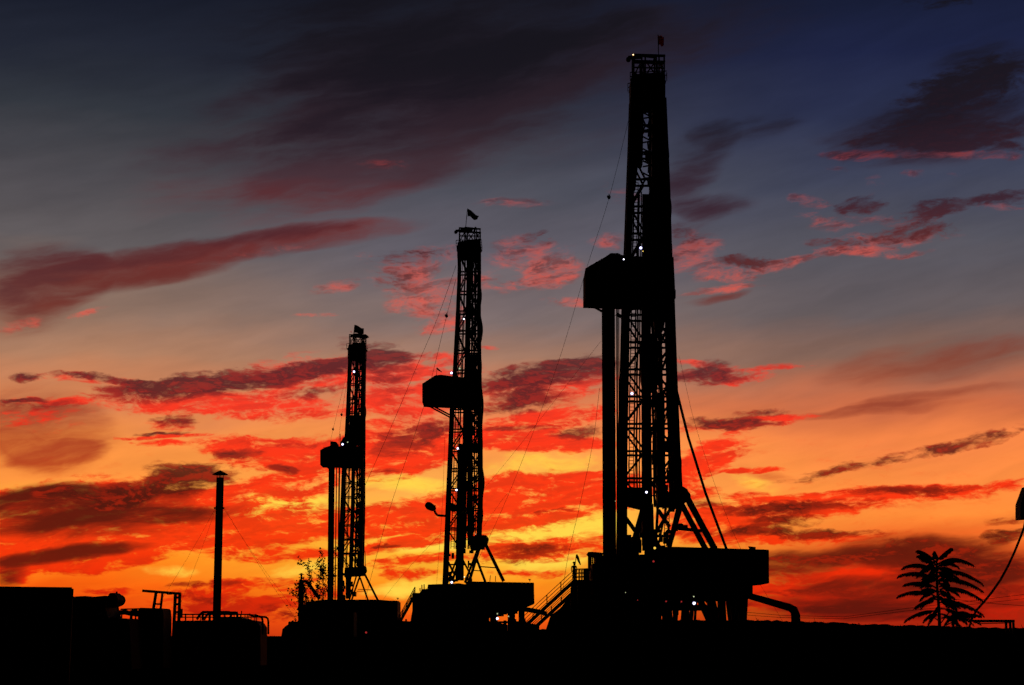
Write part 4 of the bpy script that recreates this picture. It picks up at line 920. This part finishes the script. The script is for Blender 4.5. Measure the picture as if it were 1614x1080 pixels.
for (x, y) in ((513, 887), (505, 897), (490, 915), (500, 905), (467, 932), (462, 940), (478, 945), (486, 930), (508, 930), (497, 940), (470, 962), (515, 915)):
    tip = at(x, y, YB + rnd.uniform(-1.5, 1.5)); b_ = pb + Vector((rnd.uniform(-.8, 1.0), rnd.uniform(-.8, .8), 0)); mid_ = b_.lerp(tip, .55)
    br.tube([b_, mid_], [.06, .04], 5); twig(mid_, tip - mid_, (tip - mid_).length, .04, 2)
for i in range(1500):
    q_ = at(rnd.gauss(498, 13), rnd.uniform(948, 985), YB + rnd.uniform(-1.5, 1.5)); leaf(lf, q_, Vector((rnd.uniform(-1, 1), rnd.uniform(-1, 1), rnd.uniform(-1, 1))).normalized() * .28, .07)
br.build('branches', BARK, t); lf.build('leaves', LEAF, t)

# ---------------------------------------------------------------- left foreground: containers, machines, tank
YL = 62.0; kl = YL / F
A = at(-60, 926.5 - 3.0, YL); 
p0 = gb(40, YL); p0.z = 0; t = thing('container', p0, 'large dark box container at the far left, cut by the photo edge', 'container')
ctop = at(113, 928.5, YL); xl_ = at(-70, 928, YL).x; yb_ = YL + 12
z = ctop.z; q = MB()
# near end and long side receding slightly: rotated box
def cpt(x, y, zz): return Vector((x, y, zz))
fl, fr_ = Vector((xl_, YL - 2.0, 0)), Vector((ctop.x, YL, 0)); pv = Vector((-(fr_ - fl).y, (fr_ - fl).x, 0)).normalized() * 2.44; bl, brr = fl + pv, fr_ + pv
q.hexa([fl + Vector((0, 0, .15)), fr_ + Vector((0, 0, .15)), brr + Vector((0, 0, .15)), bl + Vector((0, 0, .15))] + [v + Vector((0, 0, z)) for v in (fl, fr_, brr, bl)]); q.build('body', PANEL, t)
cr = MB(); n = 34
for i in range(n): p_ = fl.lerp(fr_, (i + .5) / n); cr.beam(p_ + Vector((0, -.03, .35)), p_ + Vector((0, -.03, z - .15)), .06, .05)
cr.build('corrugation', PANEL, t)
q = MB()
for v in (fl, fr_, brr): q.beam(v + Vector((0, -.02, 0)), v + Vector((0, -.02, z + .01)), .12)
q.beam(fl + Vector((0, -.02, z)), fr_ + Vector((0, -.02, z)), .12); q.build('corner_frame', STEEL, t)
q = MB(); dr = fl.lerp(fr_, .8) + Vector((0, -.08, 1.15)); q.hexa([dr + (fr_ - fl).normalized() * a_ + Vector((0, b_, c_)) for c_ in (-.95, .95) for a_, b_ in ((-.4, -.02), (.4, -.02), (.4, .04), (-.4, .04))]); dd_ = q.build('door', STEEL, t); MB().box(dr + (fr_ - fl).normalized() * .32 + Vector((0, -.06, 0)), .04, .05, .2).build('handle', STEEL, dd_)

YM = 90.0; km = YM / F
p0 = gb(150, YM); p0.z = 0; t = thing('generator', p0, 'dark boxy machine with a round motor on its top right, beside the large container', 'machine')
q = MB(); q.prism([at(123, 943, YM), at(127, 941.5, YM), at(146, 940.5, YM), at(148, 943, YM), at(176, 940, YM), at(177, 961, YM), at(181, 974, YM), at(214, 976, YM), gb(220, YM), gb(124, YM)], 3.0); q.build('body', PANEL, t)
q = MB(); q.prism(poly([(175, 938), (178, 935), (184, 935), (187, 937), (189.5, 941), (190, 948), (188, 955), (184, 956), (176, 958)], YM), 1.2); q.beam(at(184, 936, YM), at(184, 932.5, YM), .08); q.tube([dy(at(183, 946, YM), -.9), dy(at(183, 946, YM), .9)], .3, 12); q.build('motor', STEEL, t)
q = MB(); q.beam(at(185.5, 955, YM), at(186.5, 963, YM), .08); q.ball(at(121.5, 963, YM), .22, .8, 1, 1.5, 8, 6, .1); q.beam(at(113, 971, YM), at(124, 972, YM), .13); q.beam(at(119, 972, YM), gb(121, YM), .16); q.beam(at(125, 975, YM), gb(125, YM), .1); q.box(at(120, 978, YM), .18, .3, .5); q.build('pipe_fitting', STEEL, t)
# pump skid with valves between
p0 = gb(205, YM + 3); p0.z = 0; t = thing('pump_skid', p0, 'low skid with thin pipes and valves between the boxy machine and the frame', 'machine')
q = MB(); q.beam(at(190, 960.5, YM + 3), at(226, 959.5, YM + 3), .07); q.tube([at(186, 966, YM + 3), at(197, 965, YM + 3), at(206, 967, YM + 3), at(222, 969, YM + 3)], .13, 8)
for x, y in ((196, 964), (205, 966), (212, 963), (218, 966)): q.ball(at(x, y, YM + 3), .16, 1.2, 1, .8, 8, 6, .1)
for x in (192, 206, 208, 214): q.beam(at(x, 962, YM + 3), gb(x, YM + 3), .07)
q.build('pipework', STEEL, t)
q = MB(); q.prism([at(190, 975, YM + 3), at(228, 976, YM + 3), gb(228, YM + 3), gb(190, YM + 3)], 1.5); q.build('base', STEEL, t)

# gantry frame
YG = 95.0; kg = YG / F
p0 = gb(255, YG); p0.z = 0; t = thing('gantry', p0, 'steel gantry frame with a slanting top beam, left of the chimney', 'frame')
q = MB(); q.beam(at(225, 931.3, YG), at(285, 936, YG), .14, .3); q.box(at(267, 936, YG), .22, .3, .1); q.build('top_beam', STEEL, t)
for (xa, ya, xb, w) in ((246, 934, 241.5, .14), (256, 935, 253, .11)):
    e = MB(); e.beam(at(xa, ya, YG), at(xb, 962, YG), w); e.build('leg', STEEL, t)
q = MB(); q.beam(at(244, 952, YG), at(255, 952.5, YG), .09); q.build('cross_bar', STEEL, t)
for (xa, xb) in ((276.5, 273), (283.5, 281)):
    e = MB(); e.beam(at(xa, 936, YG), gb(xb, YG), .15); e.build('leg', STEEL, t)
q = MB()
for y in (942, 952.5, 965): q.beam(at(275, y, YG), at(283, y, YG), .12)
q.box(at(284, 967, YG), .2, .4, .5); q.build('lattice', STEEL, t)
p0 = gb(245, YG - 2); p0.z = 0; t = thing('equipment_box', p0, 'flat topped steel box under the slanting gantry beam', 'box')
q = MB(); q.prism([at(225, 961, YG - 2), at(228, 958.5, YG - 2), at(261, 959.5, YG - 2), at(263, 962, YG - 2), at(264, 973, YG - 2), gb(266, YG - 2), gb(222, YG - 2)], 2.2); q.build('body', PANEL, t)
q = MB(); q.box(at(245, 984, YG - 3.15), .7, .06, .6); q.build('hatch', STEEL, t)

# storage tank with walkway rail
YT = 100.0; kt = YT / F
p0 = gb(350, YT); p0.z = 0; t = thing('storage_tank', p0, 'long rounded storage tank with a guard rail on top, around the chimney foot', 'tank')
q = MB(); q.prism([at(283, 979, YT), at(345, 978, YT), at(350, 974, YT), at(384, 974, YT), at(392, 977, YT), at(406, 979, YT), at(412, 983, YT), at(416, 989, YT), gb(417, YT), gb(280, YT)], 2.6); q.build('shell', PANEL, t)
q = MB()
for s in (-1.15, 1.15):
    q.beam(dy(at(282, 968.5, YT), s), dy(at(397, 968.7, YT), s), .05); q.beam(dy(at(282, 973, YT), s), dy(at(400, 973, YT), s), .035)
    for x in (287, 298, 310, 326, 337, 348, 360, 374, 385, 391, 397): q.beam(dy(at(x, 980, YT), s), dy(at(x, 968.5, YT), s), .045)
    q.tube([dy(at(397, 968.7, YT), s), dy(at(404, 972, YT), s), dy(at(414, 972.3, YT), s), dy(at(417.5, 974.5, YT), s), dy(at(418.5, 980, YT), s), dy(at(418.5, 1000, YT), s)], .06, 6)
    q.beam(dy(at(409, 973, YT), s), dy(at(409, 982, YT), s), .045)
    q.tube([dy(at(316, 977, YT), s), dy(at(320, 970, YT), s), dy(at(325, 965.3, YT), s), dy(at(367, 965.3, YT), s), dy(at(369, 967, YT), s), dy(at(369, 978, YT), s)], .07, 6)
    q.beam(dy(at(325, 967, YT), s), dy(at(325, 978, YT), s), .12)
q.build('guard_rail', STEEL, t)
q = MB()
for x, h in ((374, 5), (380.5, 6), (286, 7)): q.beam(at(x, 969, YT), at(x + .3, 969 - h, YT), .05)
q.ball(at(284, 965, YT), .12, n=8, m=6); q.build('vent_pipe', STEEL, t)

# ---------------------------------------------------------------- right: young tree, hose, rail, power lines
YP = 57.0; kp = YP / F
root_p = at(1481, 990, YP); t = thing('young_tree', root_p, 'young tree with long drooping feathery leaves on the earth bank at the right', 'tree')
tk = MB(); tk.tube([root_p - Vector((0, 0, .2)), at(1480, 960, YP), at(1477, 925, YP), at(1476, 895, YP), at(1477, 876, YP)], [.06, .052, .045, .035, .02], 8); tk.build('trunk', BARK, t, smooth=True)
def frond(p0, p1, arch, Lf, nl=13):
    m = MB(); pts = []; n = 14
    for i in range(n + 1):
        s = i / n; pts.append(p0.lerp(p1, s) + Vector((0, 0, arch * 4 * s * (1 - s) * (1 - .25 * s))))
    m.tube(pts, [.03 * (1 - .7 * i / n) for i in range(n + 1)], 5)
    tot = nl
    for i in range(tot):
        s = .16 + .84 * (i + .5) / tot; j = min(int(s * n), n - 1); p = pts[j].lerp(pts[j + 1], s * n - j); d = (pts[j + 1] - pts[j]).normalized()
        side = d.cross(Vector((0, 0, 1)))
        if side.length < .1: side = Vector((0, 1, 0))
        side.normalize(); L = Lf * (1.0 - .45 * abs(s - .45) * 1.4) * rnd.uniform(.85, 1.15)
        for sg_ in (-1, 1):
            ld_ = (side * sg_ * .75 + d * .55 + Vector((0, 0, -.75))).normalized() * L; w_ = d * L * .26
            m.add([p, p + ld_ * .35 - w_, p + ld_, p + ld_ * .4 + w_], [(0, 1, 2, 3)])
    return m
fr_list = [((1474, 886), (1446, 867), .12), ((1475, 890), (1448, 875), .06), ((1475, 902), (1423, 894), .26), ((1476, 915), (1416, 907), .26), ((1477, 928), (1425, 921), .2), ((1477, 942), (1415, 939), .26), ((1477, 945), (1442, 957), .12), ((1479, 965), (1426, 978), .2),
           ((1477, 884), (1499, 863.5), .05), ((1478, 890), (1535, 891), .3), ((1480, 905), (1549, 920), .32), ((1480, 917), (1550, 932), .3), ((1481, 930), (1549, 946), .28), ((1483, 950), (1550, 969), .25), ((1478, 882), (1474, 869), .03), ((1477, 895), (1509, 880), .12), ((1481, 960), (1535, 985), .2), ((1480, 945), (1520, 957), .15), ((1478, 905), (1448, 921), .12), ((1480, 925), (1512, 938), .14), ((1480, 955), (1462, 985), .1), ((1482, 968), (1516, 988), .12), ((1479, 910), (1500, 902), .15), ((1479, 935), (1452, 930), .14), ((1484, 975), (1545, 982), .2)]
tr_ = random.Random(5)
for i in range(26):
    y_ = tr_.uniform(885, 975); x_ = 1479 + (y_ - 930) * .03; L_ = tr_.uniform(14, 34) * tr_.choice((-1, 1)); fr_list.append(((x_, y_), (x_ + L_, y_ + tr_.uniform(4, 20)), tr_.uniform(.08, .2)))
for i in range(10):
    fr_list.append(((1505 + tr_.uniform(-8, 8), tr_.uniform(955, 978)), (1505 + tr_.uniform(-30, 44), tr_.uniform(962, 986)), tr_.uniform(.06, .16)))
for i, (a, c, ar) in enumerate(fr_list):
    p_a = at(*a, YP); p_c = at(*c, YP + rnd.uniform(-.45, .45)); frond(p_a, p_c, ar * .8, .25 if i < 16 else .22, 19 if i < 16 else 15).build('frond', LEAF, t)
br2 = MB()
for (a, c) in (((1481, 985), (1500, 960)), ((1481, 980), (1462, 965)), ((1500, 960), (1512, 948)), ((1481, 990), (1508, 978))): br2.tube([at(*a, YP), at(*c, YP)], .02, 5)
br2.build('branches', BARK, t)

# elevated spout at the right edge with a hanging hose
YH = 48.0
p0 = gb(1660, YH); p0.z = 0; t = thing('loading_arm', p0, 'dark tapered metal spout hanging in at the right edge of the photo', 'spout')
q = MB(); q.prism(poly([(1614.5, 768), (1604.5, 795), (1604.5, 819.5), (1628, 818.5), (1630, 795), (1624, 768)], YH), .5); q.build('spout', STEEL, t)
q = MB(); q.beam(at(1619, 770, YH), at(1621, 735, YH), .12); q.beam(at(1621, 737, YH), at(1672, 725, YH), .16); q.build('arm', STEEL, t)
q = MB(); q.beam(gb(1668, YH), at(1668, 715, YH), .22); q.build('post', STEEL, t)
hp = [(1617, 818), (1614, 832), (1608, 848), (1600, 868), (1589, 892), (1577, 914), (1563, 934), (1550, 950), (1540, 961), (1532, 975), (1528, 988)]
o = MB().tube([at(x, y, lerp(YH, 58, i / 10)) for i, (x, y) in enumerate(hp)], .036, 8).build('hose', RUBBER, loc=at(1528, 988, 58)); props(o, 'black hose curving from the spout down to the young tree', 'hose')
p0 = at(1570, 990, YP + 1); t = thing('pipe_rack', p0, 'low horizontal pipe on short legs, right of the young tree', 'pipe')
q = MB(); q.tube([at(1535, 979, YP + 1), at(1599, 979, YP + 1)], .045, 8); q.beam(at(1545, 983, YP + 1), at(1590, 982, YP + 1), .03); q.build('pipe', STEEL, t)
for x in (1585.5, 1592, 1597):
    e = MB(); e.beam(at(x, 979, YP + 1), at(x + .5, 991, YP + 1) - Vector((0, 0, .2)), .07); e.build('leg', STEEL, t)
for (lst, Yq, lb) in ((((1130, 961), (1230, 970), (1330, 972.5), (1430, 959), (1560, 944), (1700, 926)), 320, 'upper faint overhead power line low above the right horizon'), (((1130, 966), (1230, 973.5), (1330, 975.5), (1430, 963), (1560, 950), (1700, 934)), 320, 'lower faint overhead power line low above the right horizon'), (((1500, 944), (1545, 950), (1614, 955), (1700, 959)), 300, 'short overhead line section behind the hose, sloping right')):
    o = MB().tube([at(x, y, Yq) for x, y in lst], .04, 5).build('power_line', WIRE, loc=at(*lst[0], Yq)); props(o, lb, 'power line', 'distant overhead lines')

# ---------------------------------------------------------------- last red light of the sun, on the horizon behind the rigs
sl = bpy.data.lights.new('sun', 'SUN'); so = bpy.data.objects.new('sun', sl); col.objects.link(so)
sl.energy = 0.02; sl.angle = R(0.5); sl.color = (1.0, 0.45, 0.2)
so.rotation_euler = Vector((0.0, -1.0, -0.012)).to_track_quat('-Z', 'Y').to_euler()
